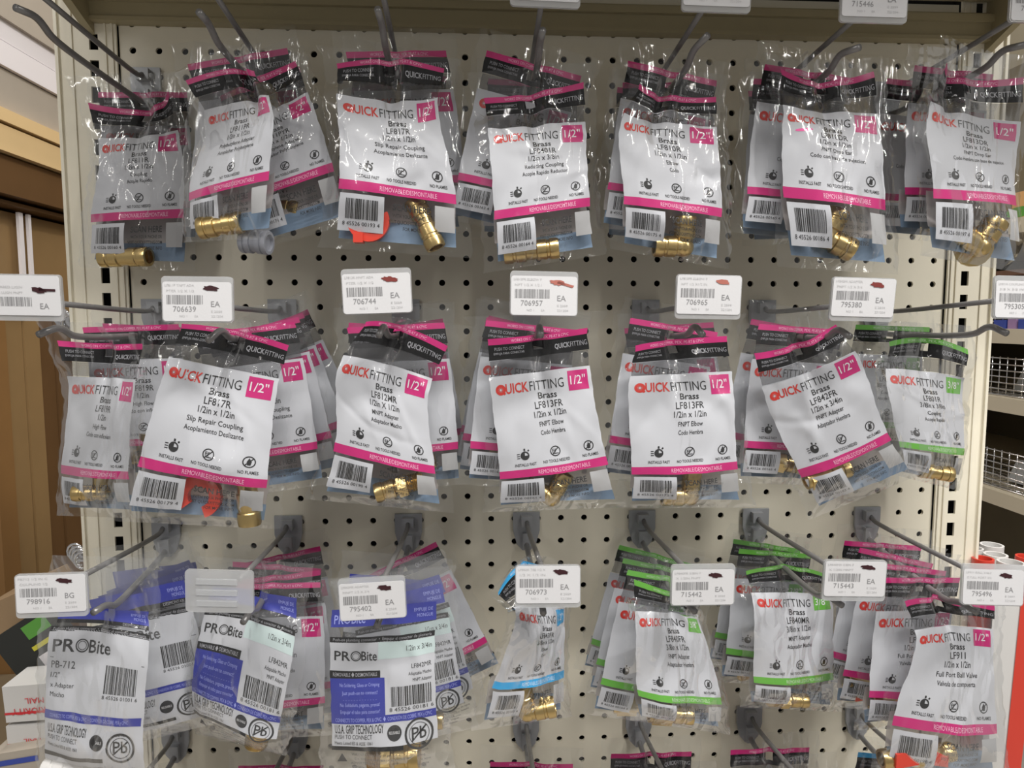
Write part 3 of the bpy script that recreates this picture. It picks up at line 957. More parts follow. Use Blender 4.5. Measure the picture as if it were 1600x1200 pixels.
def fitting(p, kind, ang, tilt, label, r=0.0082, grp=None, m='brass', L=0.022):
    nm = {'coupling': 'brass_coupling', 'slip': 'brass_coupling', 'elbow': 'brass_elbow', 'male': 'brass_adapter', 'female': 'brass_adapter', 'valve': 'ball_valve',
          'drop': 'brass_elbow', 'tee': 'brass_tee'}[kind]
    if m != 'brass': nm = 'plastic_coupling'
    root = empty(nm, p, label, 'pipe fitting', grp)
    M = frame_from(p, ang, tilt)
    F = Matrix.Rotation(math.pi, 4, 'X')
    mb = MB()
    if kind == 'coupling':
        socket(mb, M, L, r); socket(mb, M @ F, L, r)
    elif kind == 'slip':
        socket(mb, M, L * 1.35, r); socket(mb, M @ F, L, r * 1.08)
    elif kind in ('elbow', 'drop', 'tee'):
        Q = Matrix.Rotation(math.pi / 2, 4, 'X')
        socket(mb, M, L * 1.05, r, r * .3); socket(mb, M @ Q, L * 1.05, r, r * .3)
        if kind == 'tee': socket(mb, M @ F, L * 1.05, r, r * .3)
        n = 12; mb.lathe([(max(1e-4, r * .95 * math.sin(math.pi * k / n)), -r * .95 * math.cos(math.pi * k / n)) for k in range(n + 1)], M)
        if kind == 'drop':
            mb.lathe([(.0001, -.006), (r * 1.7, -.006), (r * 1.7, -.009), (.0001, -.009)], M @ Matrix.Rotation(math.pi / 2, 4, 'Y'), 16)
    elif kind == 'male':
        socket(mb, M, L, r); hexnut(mb, M, -.006, .002, r * 1.18)
        pr = [(r * .9, -.006)]
        for k in range(9):
            pr += [(r * .98, -.007 - k * .0014), (r * .86, -.0077 - k * .0014)]
        pr += [(r * .6, -.021), (.0001, -.020)]
        mb.lathe(pr, M)
    elif kind == 'female':
        socket(mb, M, L, r); hexnut(mb, M, -.016, .002, r * 1.28)
        mb.lathe([(r * 1.05, -.016), (r * 1.05, -.019), (r * .8, -.019), (r * .75, -.012), (.0001, -.012)], M)
    elif kind == 'valve':
        socket(mb, M, L * 1.3, r, .006); socket(mb, M @ F, L * 1.3, r, .006)
        n = 12; mb.lathe([(max(1e-4, r * 1.35 * math.sin(math.pi * k / n)), -r * 1.35 * math.cos(math.pi * k / n)) for k in range(n + 1)], M)
    body = link('fitting_body', mb.mesh('fitting_body', True), m, root)
    md = body.modifiers.new('edge', 'EDGE_SPLIT'); md.split_angle = math.radians(35)
    if kind == 'valve':
        mb = MB()
        c = M @ Vector((0, 0, 0))
        mb.tube([(0, -.002, 0), (0, -.0095, 0)], .004, 10)
        link('valve_stem', mb.mesh('valve_stem', True), 'chrome', root)
        hb = MB()
        pts = [(-.026, -.006), (-.026, .008), (-.008, .011), (.014, .008), (.024, .003), (.024, -.006), (0, -.002)]
        hp = plate([(x, z) for x, z in pts], -.0105, -.0080)
        link('lever_handle', hp.mesh('lever_handle'), 'red_plastic', root)
    else:
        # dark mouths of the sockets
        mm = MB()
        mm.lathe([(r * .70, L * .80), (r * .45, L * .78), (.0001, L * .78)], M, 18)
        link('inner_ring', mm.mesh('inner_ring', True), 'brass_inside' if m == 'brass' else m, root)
    return root


def clip(p, r, rollang, label):
    """C-shaped disconnecting clip of moulded plastic"""
    root = empty('disconnect_clip', p, label, 'disconnect clip')
    n = 28; outer = []; inner = []
    for k in range(n + 1):
        a = math.radians(rollang + 35 + 290 * k / n)
        outer.append((r * math.cos(a), r * math.sin(a))); inner.append((r * .48 * math.cos(a), r * .48 * math.sin(a)))
    mb = MB()
    V = [(x, -.0035, z) for x, z in outer] + [(x, -.0035, z) for x, z in inner] + [(x, .0035, z) for x, z in outer] + [(x, .0035, z) for x, z in inner]
    m = n + 1; F = []
    for k in range(n):
        F += [(k, k + 1, m + k + 1, m + k), (2 * m + k, 3 * m + k, 3 * m + k + 1, 2 * m + k + 1), (k, 2 * m + k, 2 * m + k + 1, k + 1), (m + k, m + k + 1, 3 * m + k + 1, 3 * m + k)]
    F += [(0, m, 3 * m, 2 * m), (n, 2 * m + n, 3 * m + n, m + n)]
    mb.add(V, F)
    link('clip_ring', mb.mesh('clip_ring'), 'red_plastic', root)
    tb = MB(); t = math.radians(rollang + 180); cx, cz = r * .95 * math.cos(t), r * .95 * math.sin(t)
    tb.box(cx - .004, cx + .004, -.006, .006, cz - .004, cz + .004)
    link('clip_tab', tb.mesh('clip_tab'), 'red_plastic', root)
    return root

# ------------------------------------------------------------------ the bags in front on each hook, outlines as seen
# (row, col): colour, badge, text lines, header top, panel top, stripe bottom, bag bottom, bag top, distance from the board, options, label
FR = [
    ((0, 0), 'pink', '1/2"', ('LF811R', '1/2in x 1/2in', 'Coupling', 'Acople Rapido'),
     [(136, 160), (228, 170), (262, 142)], [(152, 215), (215, 214), (278, 203)], [(145, 347), (290, 340)], [(141, 418), (288, 424)], [(120, 118), (190, 122), (256, 112)],
     .035, dict(fit=(.3, 1.25, .006), yaw=0), 'clear bag with brass coupling across its bottom left, front of the leftmost hook, top row'),
    ((0, 1), 'pink', '1/2"', ('LF811PYR', '1/2in x 1/2in', 'Polybutylene Adapter', 'Acoplador Polybutylene'),
     [(345, 150), (402, 122), (462, 95)], [(350, 205), (415, 178), (481, 144)], [(380, 318), (523, 268)], [(398, 392), (545, 350)], [(335, 120), (390, 85), (448, 62)],
     .118, dict(pinch_a=.35), 'clear bag swung right, tilted white panel, right of the pair on second hook, top row'),
    ((0, 1), 'pink', '1/2"', ('LF811PR', '1/2in x 1/2in', 'Polybutylene Adapter', 'Acoplador Polybutylene'),
     [(290, 126), (352, 108), (398, 112)], [(318, 173), (370, 160), (420, 150)], [(300, 314), (425, 282)], [(300, 378), (418, 372)], [(283, 108), (340, 80), (395, 70)],
     .142, dict(pinch=.009, pinch_a=.75, wr=.6), 'clear bag with header curling over, left of the pair on second hook, top row'),
    ((0, 2), 'pink', '1/2"', ('LF817R', '1/2in x 1/2in', 'Slip Repair Coupling', 'Acoplamiento Deslizante'),
     [(527, 100), (606, 92), (695, 107)], [(526, 146), (610, 158), (685, 153)], [(531, 295), (713, 319)], [(520, 388), (714, 402)], [(515, 72), (700, 90)],
     .140, dict(fit=(.2, 1.0, .006)), 'clear bag with red clip and flared brass coupling, front of third hook, top row'),
    ((0, 3), 'pink', '1/2"', ('LF8401R', '1/2in x 3/8in', 'Reducing Coupling', 'Acople Rapido Reductor'),
     [(757, 153), (828, 146), (913, 128)], [(762, 202), (835, 196), (915, 190)], [(771, 343), (920, 322)], [(775, 424), (930, 400)], [(748, 112), (922, 96)],
     .140, dict(fit=(.3, 1.25, .006)), 'clear bag with ringed brass reducing coupling, front of the fourth hook, top row'),
    ((0, 4), 'pink', '1/2"', ('LF810R', '1/2in x 1/2in', 'Elbow', 'Codo'),
     [(1000, 131), (1045, 150), (1120, 151)], [(975, 177), (1035, 192), (1120, 198)], [(973, 319), (1125, 339)], [(972, 392), (1122, 418)], [(990, 100), (1125, 116)],
     .140, dict(fit=(.5, 1.2, .006), pinch=.008, pinch_a=.4), 'clear bag with bright upturned brass elbow, front of the fifth hook, top row'),
    ((0, 5), 'pink', '1/2"', ('LF810DR', '1/2in x 1/2in', 'FNPT Drop Ear', 'Codo con base de sujecion'),
     [(1220, 107), (1285, 127), (1365, 111)], [(1223, 164), (1290, 175), (1373, 177)], [(1222, 308), (1380, 328)], [(1236, 418), (1388, 428)], [(1210, 82), (1360, 86)],
     .142, dict(fit=(.5, 1.2, .007)), 'clear bag with pink highlighter dash under red lettering, front of sixth hook, top row'),
    ((0, 6), 'pink', '1/2"', ('LF813DR', '1/2in x 1/2in', 'FNPT Drop Ear', 'Codo Hembra con base de sujecion'),
     [(1480, 98), (1508, 124), (1602, 120)], [(1455, 158), (1510, 180), (1595, 190)], [(1452, 310), (1580, 322)], [(1456, 402), (1592, 426)], [(1484, 56), (1540, 80), (1612, 84)],
     .142, dict(fit=(.7, 1.2, .007), pinch_a=.3, wr=.6), 'wide clear magenta headed bag at right picture edge, front of rightmost hook, top row'),
    ((1, 0), 'pink', '1/2"', ('LF819R', '1/2in', 'High Flow', 'Codo con inflexion'),
     [(88, 532), (165, 537), (222, 537)], [(104, 588), (165, 590), (213, 594)], [(102, 737), (208, 746)], [(101, 806), (216, 810)], [(74, 502), (212, 506)],
     .088, dict(fit=(.5, 1.2, .005), pinch=.007), 'narrow folded clear bag beside the tan doors, front of the leftmost hook, middle row'),
    ((1, 1), 'pink', '1/2"', ('LF817R', '1/2in x 1/2in', 'Slip Repair Coupling', 'Acoplamiento Deslizante'),
     [(285, 506), (368, 516), (452, 540)], [(265, 558), (345, 574), (437, 592)], [(218, 726), (420, 758)], [(192, 815), (412, 826)], [(276, 490), (468, 508)],
     .150, dict(fit=(.75, .9, .007)), 'large clear bag with red clip ring and long coupling, front of second hook, middle row'),
    ((1, 2), 'pink', '1/2"', ('LF812MR', '1/2in X 1/2in', 'MNPT Adapter', 'Adaptador Macho'),
     [(572, 503), (625, 508), (700, 541)], [(537, 555), (600, 568), (676, 592)], [(523, 702), (681, 737)], [(500, 782), (690, 800)], [(560, 488), (722, 508)],
     .140, dict(fit=(.65, 1.2, .006)), 'clear bag leaning left with threaded brass adapter, front of third hook, middle row'),
    ((1, 3), 'pink', '1/2"', ('LF813FR', '1/2in x 1/2in', 'FNPT Elbow', 'Codo Hembra'),
     [(762, 530), (840, 523), (918, 512)], [(765, 590), (922, 571)], [(780, 746), (948, 723)], [(776, 800), (966, 793)], [(748, 494), (930, 486)],
     .140, dict(fit=(.5, 1.2, .006)), 'clear bag with straight magenta header in picture centre, front of fourth hook, middle row'),
    ((1, 4), 'pink', '1/2"', ('LF813FR', '1/2in x 1/2in', 'FNPT Elbow', 'Codo Hembra'),
     [(993, 540), (1050, 531), (1136, 525)], [(984, 588), (1143, 580)], [(985, 738), (1150, 730)], [(983, 794), (1160, 793)], [(984, 490), (1148, 490)],
     .142, dict(fit=(.5, 1.15, .006)), 'clear bag with dipping magenta header and brass elbow, front of fifth hook, middle row'),
    ((1, 5), 'pink', '1/2"', ('LF842FR', '1/2in x 3/4in', 'FNPT Adapter', 'Adaptador Hembra'),
     [(1178, 552), (1243, 538), (1306, 507)], [(1190, 604), (1262, 582), (1336, 548)], [(1250, 742), (1390, 684)], [(1283, 805), (1430, 745)], [(1164, 505), (1290, 478)],
     .146, dict(fit=(.3, 1.15, .006), yaw=.02), 'clear bag tilted counter-clockwise with magenta header, front of the sixth hook, middle row'),
    ((1, 6), 'green', '3/8"', ('LF801R', '3/8in x 3/8in', 'Coupling', 'Acople Rapido'),
     [(1390, 534), (1450, 528), (1512, 546)], [(1384, 576), (1445, 580), (1506, 590)], [(1400, 697), (1498, 709)], [(1410, 745), (1490, 765)], [(1376, 500), (1500, 508)],
     .075, dict(fit=(.6, 1.1, .005)), 'clear bag with green header and 3/8 badge, front of the rightmost hook, middle row'),
    ((2, 3), 'cyan', '1/2"', ('LF843FR', '3/8in x 1/2in', 'Elbow', 'Codo'),
     [(778, 926), (822, 880), (880, 905)], [(800, 950), (845, 948), (882, 948)], [(767, 1072), (877, 1054)], [(752, 1140), (880, 1122)], [(795, 900), (830, 868), (880, 880)],
     .140, dict(fit=(.6, 1.2, .006), pinch=.006), 'clear bag with light blue header folded over, on the fourth hook, lower row'),
    ((2, 4), 'green', '3/8"', ('LF840FR', '3/8in x 1/2in', 'FNPT Adapter', 'Adaptador Hembra'),
     [(990, 905), (1048, 925), (1080, 935)], [(992, 955), (1045, 958), (1090, 965)], [(993, 1082), (1123, 1096)], [(1000, 1128), (1126, 1146)], [(985, 865), (1090, 885)],
     .142, dict(fit=(.3, 1.12, .005), pinch=.010, pinch_a=.6), 'clear bag with twisted green header under the tag, front of fifth hook, lower row'),
    ((2, 5), 'green', '3/8"', ('LF840MR', '3/8in x 1/2in', 'MNPT Adapter', 'Adaptador Macho'),
     [(1166, 893), (1228, 884), (1290, 897)], [(1174, 926), (1297, 926)], [(1173, 1062), (1299, 1058)], [(1172, 1106), (1300, 1112)], [(1164, 868), (1296, 868)],
     .085, dict(fit=(.4, 1.15, .005)), 'clear straight hanging green headed bag with small adapter, front of sixth hook, lower row'),
    ((2, 6), 'pink', '1/2"', ('LF911', '1/2in x 1/2in', 'Full Port Ball Valve', 'Valvula de compuerta'),
     [(1415, 940), (1468, 934), (1555, 947)], [(1430, 985), (1485, 978), (1552, 983)], [(1390, 1128), (1552, 1140)], [(1378, 1218), (1556, 1222)], [(1405, 895), (1550, 900)],
     .145, dict(fit=(.6, 1.15, .007), pinch=.009), 'clear bag with crumpled magenta header and ball valve, front of rightmost hook, lower row'),
]
PR = [
    ((2, 0), 'pb712', [(90, 935), (232, 940)], [(80, 978), (158, 980), (233, 992)], [(76, 1135), (228, 1150)], [(75, 1205), (230, 1222)], [(98, 868), (232, 872)], .150, dict(fit=(.4, 1.25, .006), wr=.7),
     'frosted blue headed bag with small white part inside, front of leftmost hook, lower row'),
    ((2, 1), 'mr', [(335, 905), (465, 925)], [(322, 952), (392, 962), (462, 985)], [(306, 1095), (438, 1142)], [(318, 1150), (432, 1178)], [(325, 870), (475, 880)], .128, dict(fit=(.8, 1.2, .007), wr=.8),
     'frosted blue and white bag tilted clockwise with adapter, on the second hook, lower row'),
    ((2, 2), 'mr', [(518, 945), (683, 930)], [(516, 995), (598, 994), (680, 984)], [(520, 1150), (684, 1136)], [(520, 1222), (690, 1210)], [(505, 905), (690, 885)], .152, dict(fit=(.6, 1.2, .007), wr=.8),
     'frosted blue and white bag hanging straight, front of the third hook, lower row'),
]
HN = lambda r, c: '%s hook, %s row' % (COLN[c], ROWN[r])


def finish_bag(root, cat='hardware bag'):
    return root


def new_root(L, label, grp):
    hole = interp_lattice(L, np.array([.5]), np.array([-.29]))[0]
    return empty('hardware_bag', hole, label, 'hardware bag', grp)


for q, (rc, col, badge, lines, H, PT, PB, BB, TT, D, opt, lab) in enumerate(FR):
    L = lattice_px(H, PT, PB, BB, TT, D, lean=opt.get('lean', .0), yaw=opt.get('yaw'))
    root = new_root(L, lab, 'bags on the %s' % HN(*rc))
    Bg = Bag(L, root, 100 + q, 44, 72, pinch=opt.get('pinch', .0065), pinch_a=opt.get('pinch_a', .5), wr=opt.get('wr', 1.0), fit=opt.get('fit'))
    Bg.film()
    art_quick(Bg, col, badge, lines, 2, 11 * q)
    if rc == (0, 5):
        k = Ink(); n = 14
        k.add([(.24, .285)] + [(.24 + .10 * math.cos(2 * math.pi * t / n), .285 + .022 * math.sin(2 * math.pi * t / n) - .02 * math.cos(2 * math.pi * t / n)) for t in range(n)],
              [(0, 1 + t, 1 + (t + 1) % n) for t in range(n)])
        Bg.ink('highlighter_dash', k, 'highlighter', root)
for q, (rc, kind, H, PT, PB, BB, TT, D, opt, lab) in enumerate(PR):
    L = lattice_px(H, PT, PB, BB, TT, D)
    root = new_root(L, lab, 'bags on the %s' % HN(*rc))
    Bg = Bag(L, root, 300 + q, 40, 66, wr=opt.get('wr', 1.0), fit=opt.get('fit'), pinch=.003)
    Bg.film('milky_film')
    art_pro(Bg, kind, 2, 40 + q)

# ------------------------------------------------------------------ the bags hanging behind them
# per hook, front to back: distance from the board, roll clockwise, yaw, kind, shift right (mm), size
BK = {
    (0, 0): [(.014, -1, 0, 'pink', 3, 1.0)],
    (0, 1): [(.105, -12, 5, 'pink', 4, 1.0), (.080, 6, -4, 'pink', -2, 1.0), (.055, -16, 0, 'pink', 0, 1.0)],
    (0, 2): [(.118, -4, 6, 'pink', 14, 1.0), (.085, 10, 0, 'pink', 8, 1.0), (.050, -7, 0, 'pink', 0, 1.0)],
    (0, 3): [(.118, 12, 4, 'pink', -6, 1.0), (.070, 3, -3, 'pink', 2, 1.0)],
    (0, 4): [(.112, 8, 8, 'pink', -8, 1.0), (.080, -2, 0, 'pink', 2, 1.0), (.050, 4, 0, 'pink', 0, 1.0)],
    (0, 5): [(.120, 5, 6, 'pink', -14, 1.0), (.095, 2, -6, 'pink', -8, 1.0), (.060, -3, 6, 'pink', 0, 1.0)],
    (0, 6): [(.118, 1, 10, 'pink', -14, 1.0), (.085, 4, 0, 'pink', -16, 1.0)],
    (1, 0): [(.060, -2, 6, 'pink', 6, 1.0), (.030, 3, 0, 'pink', 4, 1.0)],
    (1, 1): [(.120, -7, 5, 'pink', 8, 1.0), (.095, -13, 0, 'pink', 6, 1.0), (.070, -19, 0, 'pink', 4, 1.0), (.045, -24, 0, 'pink', 4, 1.0)],
    (1, 2): [(.120, -3, 5, 'pink', 10, 1.0), (.095, 3, 0, 'pink', 0, 1.0), (.065, -9, 0, 'pink', 3, 1.0)],
    (1, 3): [(.120, 6, 8, 'pink', -7, 1.0), (.100, 10, 5, 'pink', -7, 1.0), (.075, 13, 0, 'pink', -4, 1.0)],
    (1, 4): [(.115, 9, 6, 'pink', -6, 1.0), (.080, -4, -5, 'pink', 8, 1.0)],
    (1, 5): [(.112, 4, 6, 'pink', -14, 1.0), (.095, 10, 0, 'pink', -14, 1.0)],
    (1, 6): [(.045, 2, 0, 'green', -16, 0.92)],
    (2, 0): [(.115, -9, 8, 'pb712', 10, 1.0), (.097, -15, 8, 'pb712', 10, 1.0), (.080, -20, 4, 'pb712', 8, 1.0), (.055, -6, 0, 'pb712', 4, 1.0)],
    (2, 1): [(.112, 2, 6, 'pink', 12, 1.0), (.095, -4, 6, 'pink', 8, 1.0), (.070, 6, 0, 'pink', 2, 1.0), (.045, -12, 0, 'pink', 0, 1.0)],
    (2, 2): [(.122, -8, 6, 'mr', 8, 1.0), (.112, -14, 6, 'mr', 6, 1.0), (.090, 6, 0, 'mr', -4, 1.0), (.060, -26, 0, 'pink', 2, 1.0)],
    (2, 4): [(.118, 13, 6, 'green', -6, .95), (.090, 14, 6, 'green', -6, .92), (.060, 16, 0, 'green', -2, .92)],
    (2, 5): [(.060, 7, 6, 'green', -4, .95), (.038, 11, 6, 'green', -4, .92)],
    (2, 6): [(.120, 4, 8, 'pink', -14, 1.0), (.095, 9, 4, 'pink', -16, 1.0), (.070, 14, 4, 'pink', -12, 1.0), (.040, 5, 0, 'pink', -4, 1.0)],
    (3, 0): [(.130, 0, 0, 'pink', 0, 1.0), (.080, -6, 0, 'pink', 0, 1.0)],
    (3, 1): [(.135, -4, 0, 'pink', 0, 1.0), (.100, 5, 0, 'pink', 0, 1.0), (.060, 2, 0, 'pink', 0, 1.0)],
    (3, 2): [(.130, 3, 0, 'pink', 0, 1.0), (.080, -5, 0, 'pink', 0, 1.0)],
    (3, 3): [(.125, -2, 0, 'pink', 0, 1.0), (.070, 4, 0, 'pink', 0, 1.0)],
    (3, 4): [(.135, -5, 0, 'pink', 0, 1.0), (.100, 4, 0, 'pink', 0, 1.0), (.060, 0, 0, 'pink', 0, 1.0)],
    (3, 5): [(.130, 4, 0, 'pink', 0, 1.0), (.100, -3, 0, 'pink', 0, 1.0), (.060, 0, 0, 'pink', 0, 1.0)],
    (3, 6): [(.120, 3, 0, 'cyan', -3, 1.0), (.080, 8, 0, 'cyan', -4, 1.0)],
}
ORD = ['front', 'second from the front', 'third from the front', 'fourth from the front', 'fifth from the front', 'sixth from the front']
NF = {}
for rc in [f[0] for f in FR] + [p[0] for p in PR]: NF[rc] = NF.get(rc, 0) + 1
LN = {(0, 0): ('LF811R', '1/2in x 1/2in', 'Coupling', 'Acople Rapido')}
CN = {'pink': 'magenta', 'green': 'green', 'cyan': 'light blue', 'pb712': 'blue', 'mr': 'blue'}
for rc, lst in BK.items():
    for k, (D, roll, yaw, kind, dx, sc_) in enumerate(lst):
        n = NF.get(rc, 0) + k
        hang = wire_at(rc[0], rc[1], D) + np.array([dx * .001 * .35, 0, -.0005])
        if rc[0] == 3: hang = hang + np.array([0, 0, .012])
        L = lattice_free(hang, roll, yaw, sc_, lean=.004)
        L[..., 0] += dx * .001 * .65 * np.clip((BR + .62) / 1.0, 0, 1)[:, None]
        way = 'leaning right' if roll < -5 else 'leaning left' if roll > 5 else 'hanging straight'
        lab = '%s headed bag %s, %s on the %s' % (CN[kind], way, ORD[n], HN(*rc))
        root = empty('hardware_bag', hang, lab, 'hardware bag', 'bags on the %s' % HN(*rc))
        Bg = Bag(L, root, 1000 + rc[0] * 100 + rc[1] * 10 + k, 22, 36, wr=.9, pinch=.003, fit=(.5, 1.2, .004))
        Bg.film('milky_film' if kind in ('pb712', 'mr') else 'clear_film')
        if kind in ('pb712', 'mr'): art_pro(Bg, kind, 1, 50 + k)
        else:
            src = [f for f in FR if f[0] == rc]
            ln = src[0][3] if src else ('LF812R', '1/2in x 1/2in', 'Coupling', 'Acople Rapido')
            art_quick(Bg, kind, '3/8"' if kind == 'green' else '1/2"', ln, 2 if (k == 0 or rc[0] == 2) else 1, 7 * k + rc[1])


# ------------------------------------------------------------------ what the bags hold
def fp(x, y, D=.140): return at(x, y, D)


fitting(fp(196, 402, .037), 'coupling', 1, 10, 'straight brass coupling with open round mouth in the leftmost bag of the top row', r=.0092, L=.0245)
fitting(fp(345, 352), 'coupling', 8, 5, 'short brass coupling in the curling bag on the second hook, top row', r=.009, L=.018)
fitting(fp(400, 378, .132), 'coupling', -5, 10, 'grey plastic socket in the bag swung right on the second hook, top row', r=.010, L=.012, m='grey_plastic')
fitting(fp(662, 345), 'slip', -65, 10, 'flared brass coupling standing beside a red clip in the third bag, top row', r=.0085, L=.019)
clip(fp(576, 345, .143), .0175, 60, 'red plastic clip behind the barcode of the bag on the third hook, top row')
fitting(fp(830, 392), 'coupling', 6, 5, 'brass reducing coupling with raised rings in the bag on the fourth hook, top row', r=.0088, L=.0235)
fitting(fp(1068, 386), 'elbow', 88, 4, 'polished brass elbow in the front bag on the fifth hook, top row', r=.0092)
fitting(fp(1290, 372), 'drop', -25, 5, 'brass drop ear elbow in the front bag on the sixth hook, top row', r=.0100)
fitting(fp(1530, 385), 'drop', 60, 5, 'brass drop ear elbow in the front bag on the rightmost hook, top row', r=.0105)
fitting(fp(160, 770, .089), 'elbow', 90, 0, 'small brass elbow in the narrow folded bag beside the tan doors', r=.0075)
fitting(fp(386, 757, .150), 'slip', -88, 0, 'long brass coupling in the large bag on the second hook, middle row', r=.0095, L=.026)
clip(fp(312, 775, .151), .0185, 250, 'red plastic clip ring in the large bag on the second hook, middle row')
fitting(fp(625, 760), 'male', 195, 5, 'threaded brass adapter in the front bag on the third hook, middle row', r=.0085)
fitting(fp(862, 778), 'elbow', 62, 5, 'brass elbow in the front bag on the fourth hook, middle row', r=.0082)
fitting(fp(1078, 776), 'elbow', 88, 5, 'brass elbow in the front bag on the fifth hook, middle row', r=.0085)
fitting(fp(1290, 742, .141), 'female', 15, 0, 'brass female adapter partly behind the barcode of the bag tilted counter-clockwise', r=.0080)
fitting(fp(1462, 738, .077), 'coupling', -8, 5, 'small brass coupling in the front green headed bag, rightmost hook, middle row', r=.0075, L=.016)
fitting(fp(824, 1112), 'elbow', 12, 5, 'brass elbow in the light blue headed bag on the fourth hook, lower row', r=.0090)
fitting(fp(1045, 1116), 'female', -6, 0, 'brass female adapter in the front bag on the fifth hook, lower row', r=.0078)
fitting(fp(1228, 1094, .087), 'male', -3, 0, 'small brass male adapter in the front bag on the sixth hook, lower row', r=.0068)
fitting(fp(1432, 1180, .143), 'valve', 4, 0, 'brass ball valve with red lever in the front bag, rightmost hook, lower row', r=.0085)
fitting(fp(405, 1135, .130), 'male', 78, 5, 'brass adapter standing upright in the tilted frosted bag, second hook, lower row', r=.0105)
fitting(fp(610, 1182, .152), 'male', 4, 5, 'wide brass adapter in the straight frosted bag, third hook, lower row', r=.0125, L=.026)
fitting(fp(115, 1200, .146), 'coupling', 3, 0, 'white plastic part at the bottom of the bag printed PB-712', r=.010, L=.024, m='white_plastic')
# fittings showing in the bags behind
BF = [((0, 1), 0, 'coupling', -15), ((0, 2), 1, 'slip', -40), ((0, 3), 1, 'coupling', -20), ((0, 4), 1, 'elbow', 30), ((0, 5), 1, 'drop', -10), ((0, 6), 0, 'drop', -30), ((1, 0), 0, 'elbow', 80),
      ((1, 2), 0, 'male', 20), ((1, 3), 0, 'elbow', 70), ((1, 5), 0, 'female', -10), ((2, 2), 0, 'male', 0), ((2, 4), 0, 'female', 0), ((2, 5), 0, 'male', 15),
      ((2, 6), 0, 'valve', 165), ((2, 6), 1, 'valve', 160)]
for rc, k, kind, ang in BF:
    D, roll, yaw, kd, dx, sc_ = BK[rc][k]
    h = wire_at(rc[0], rc[1], D)
    R_ = math.radians(roll); d = (1.18 + .27) * PW * ASP
    p = h + np.array([-math.sin(R_) * d + dx * .001, -.002, -math.cos(R_) * d])
    what = {'coupling': 'brass coupling', 'slip': 'brass slip coupling', 'elbow': 'brass elbow', 'drop': 'brass drop ear elbow', 'male': 'brass male adapter', 'female': 'brass female adapter',
            'valve': 'red handled ball valve'}[kind]
    fitting(p, kind, ang, 5, '%s in the bag %s, %s' % (what, ORD[NF.get(rc, 0) + k], HN(*rc)), r=.0078)

# ------------------------------------------------------------------ left background: cabinet display across the aisle
X0 = -0.55
mat('fascia_grey', (0.42, 0.37, 0.31), 0.6, vary=0.05)
mat('fascia_white', (0.80, 0.76, 0.78), 0.5)
mat('fascia_tan', (0.72, 0.52, 0.27), 0.5, vary=0.03)
mat('wood_tan', (0.28, 0.175, 0.075), 0.5, bump=0.1, bscale=60, vary=0.18)
mat('wood_brown', (0.13, 0.065, 0.022), 0.55, bump=0.1, bscale=60, vary=0.2)
mat('wood_orange', (0.26, 0.135, 0.045), 0.5, vary=0.2, bscale=60)
mat('wall_drab', (0.14, 0.10, 0.055), 0.8, vary=0.1)


def lz(y, x=0): return float(atx(x, y, X0)[2])


YB, YE = 0.30, 1.02
cab = empty('cabinet_display', (X0, 0, lz(1190)), 'tall brown cabinet display with tan doors and pale fascia, left of the pegboard', 'cabinet')


def slab(name, y0, y1, xo, m, deep=0.05, ya=YB, yb=YE):
    """a band running away from the camera between two heights read at the left edge of the picture"""
    mb = MB(); mb.box(X0 - deep, X0 + xo, ya, yb, min(lz(y0), lz(y1)), max(lz(y0), lz(y1)))
    return buildrel(mb, name, m, cab)


slab('soffit', -260, 34, .02, 'fascia_grey', .3)
slab('white_band', 34, 66, .012, 'fascia_white')
slab('white_band', 69, 106, .016, 'fascia_white')
slab('grey_band', 108, 172, .008, 'fascia_grey')
slab('tan_band', 173, 193, .020, 'fascia_tan')
slab('tan_band', 197, 237, .014, 'fascia_tan')
mb = MB(); mb.box(X0 - .5, X0 + .0, YB, YE, lz(300), lz(240)); buildrel(mb, 'top_panel', 'wood_brown', cab)
for k, (y0, y1) in enumerate(((306, 312), (322, 330))):
    mb = MB(); mb.box(X0 - .5, X0 - .02 - .05 * k, YB, YE, lz(y1), lz(y0)); buildrel(mb, 'shelf_board', 'wood_brown', cab)
mb = MB(); mb.box(X0 - .07, X0 - .055, YB, YE, lz(500), lz(318)); buildrel(mb, 'back_panel', 'wood_tan', cab)


def yx(px): return float(atx(px, 500, X0)[1])


for px, w, m in ((66, .018, 'fascia_white'), (80, .012, 'fascia_white')):
    mb = MB(); y = yx(px); mb.box(X0 - .040, X0 - .034, y, y + w * .75, lz(500), lz(318)); buildrel(mb, 'shelf_standard', m, cab)
# doors standing below
for k, (p0, p1, m) in enumerate(((-20, 8, 'wood_orange'), (9, 36, 'wood_tan'), (37, 60, 'wood_tan'), (61, 84, 'wood_brown'), (85, 104, 'wood_brown'), (105, 150, 'wood_brown'))):
    mb = MB(); mb.box(X0 - .03, X0 - .004 * (k % 2), yx(p0), yx(p1), lz(1400), lz(492)); buildrel(mb, 'door', m, cab)
mb = MB(); mb.box(X0 - .035, X0 + .006, YB, YE, lz(492), lz(484)); buildrel(mb, 'door_rail', 'wood_brown', cab)
mb = MB(); mb.box(-1.9, 0.0, 1.03, 1.06, -1.7, 1.2); tag(mb.build('wall_left', 'wall_drab'), kind='structure')

# parcels and boxes on a low shelf at the lower left, just past the end of the pegboard
mat('card_black', (0.02, 0.022, 0.02), 0.5); mat('card_green', (0.10, 0.32, 0.05), 0.5); mat('card_yellow', (0.6, 0.55, 0.05), 0.5); mat('card_kraft', (0.30, 0.20, 0.11), 0.7)
mat('card_blue', (0.04, 0.07, 0.35), 0.5); mat('print_red', (0.62, 0.03, 0.04), 0.5); mat('card_orange', (0.72, 0.40, 0.16), 0.6)


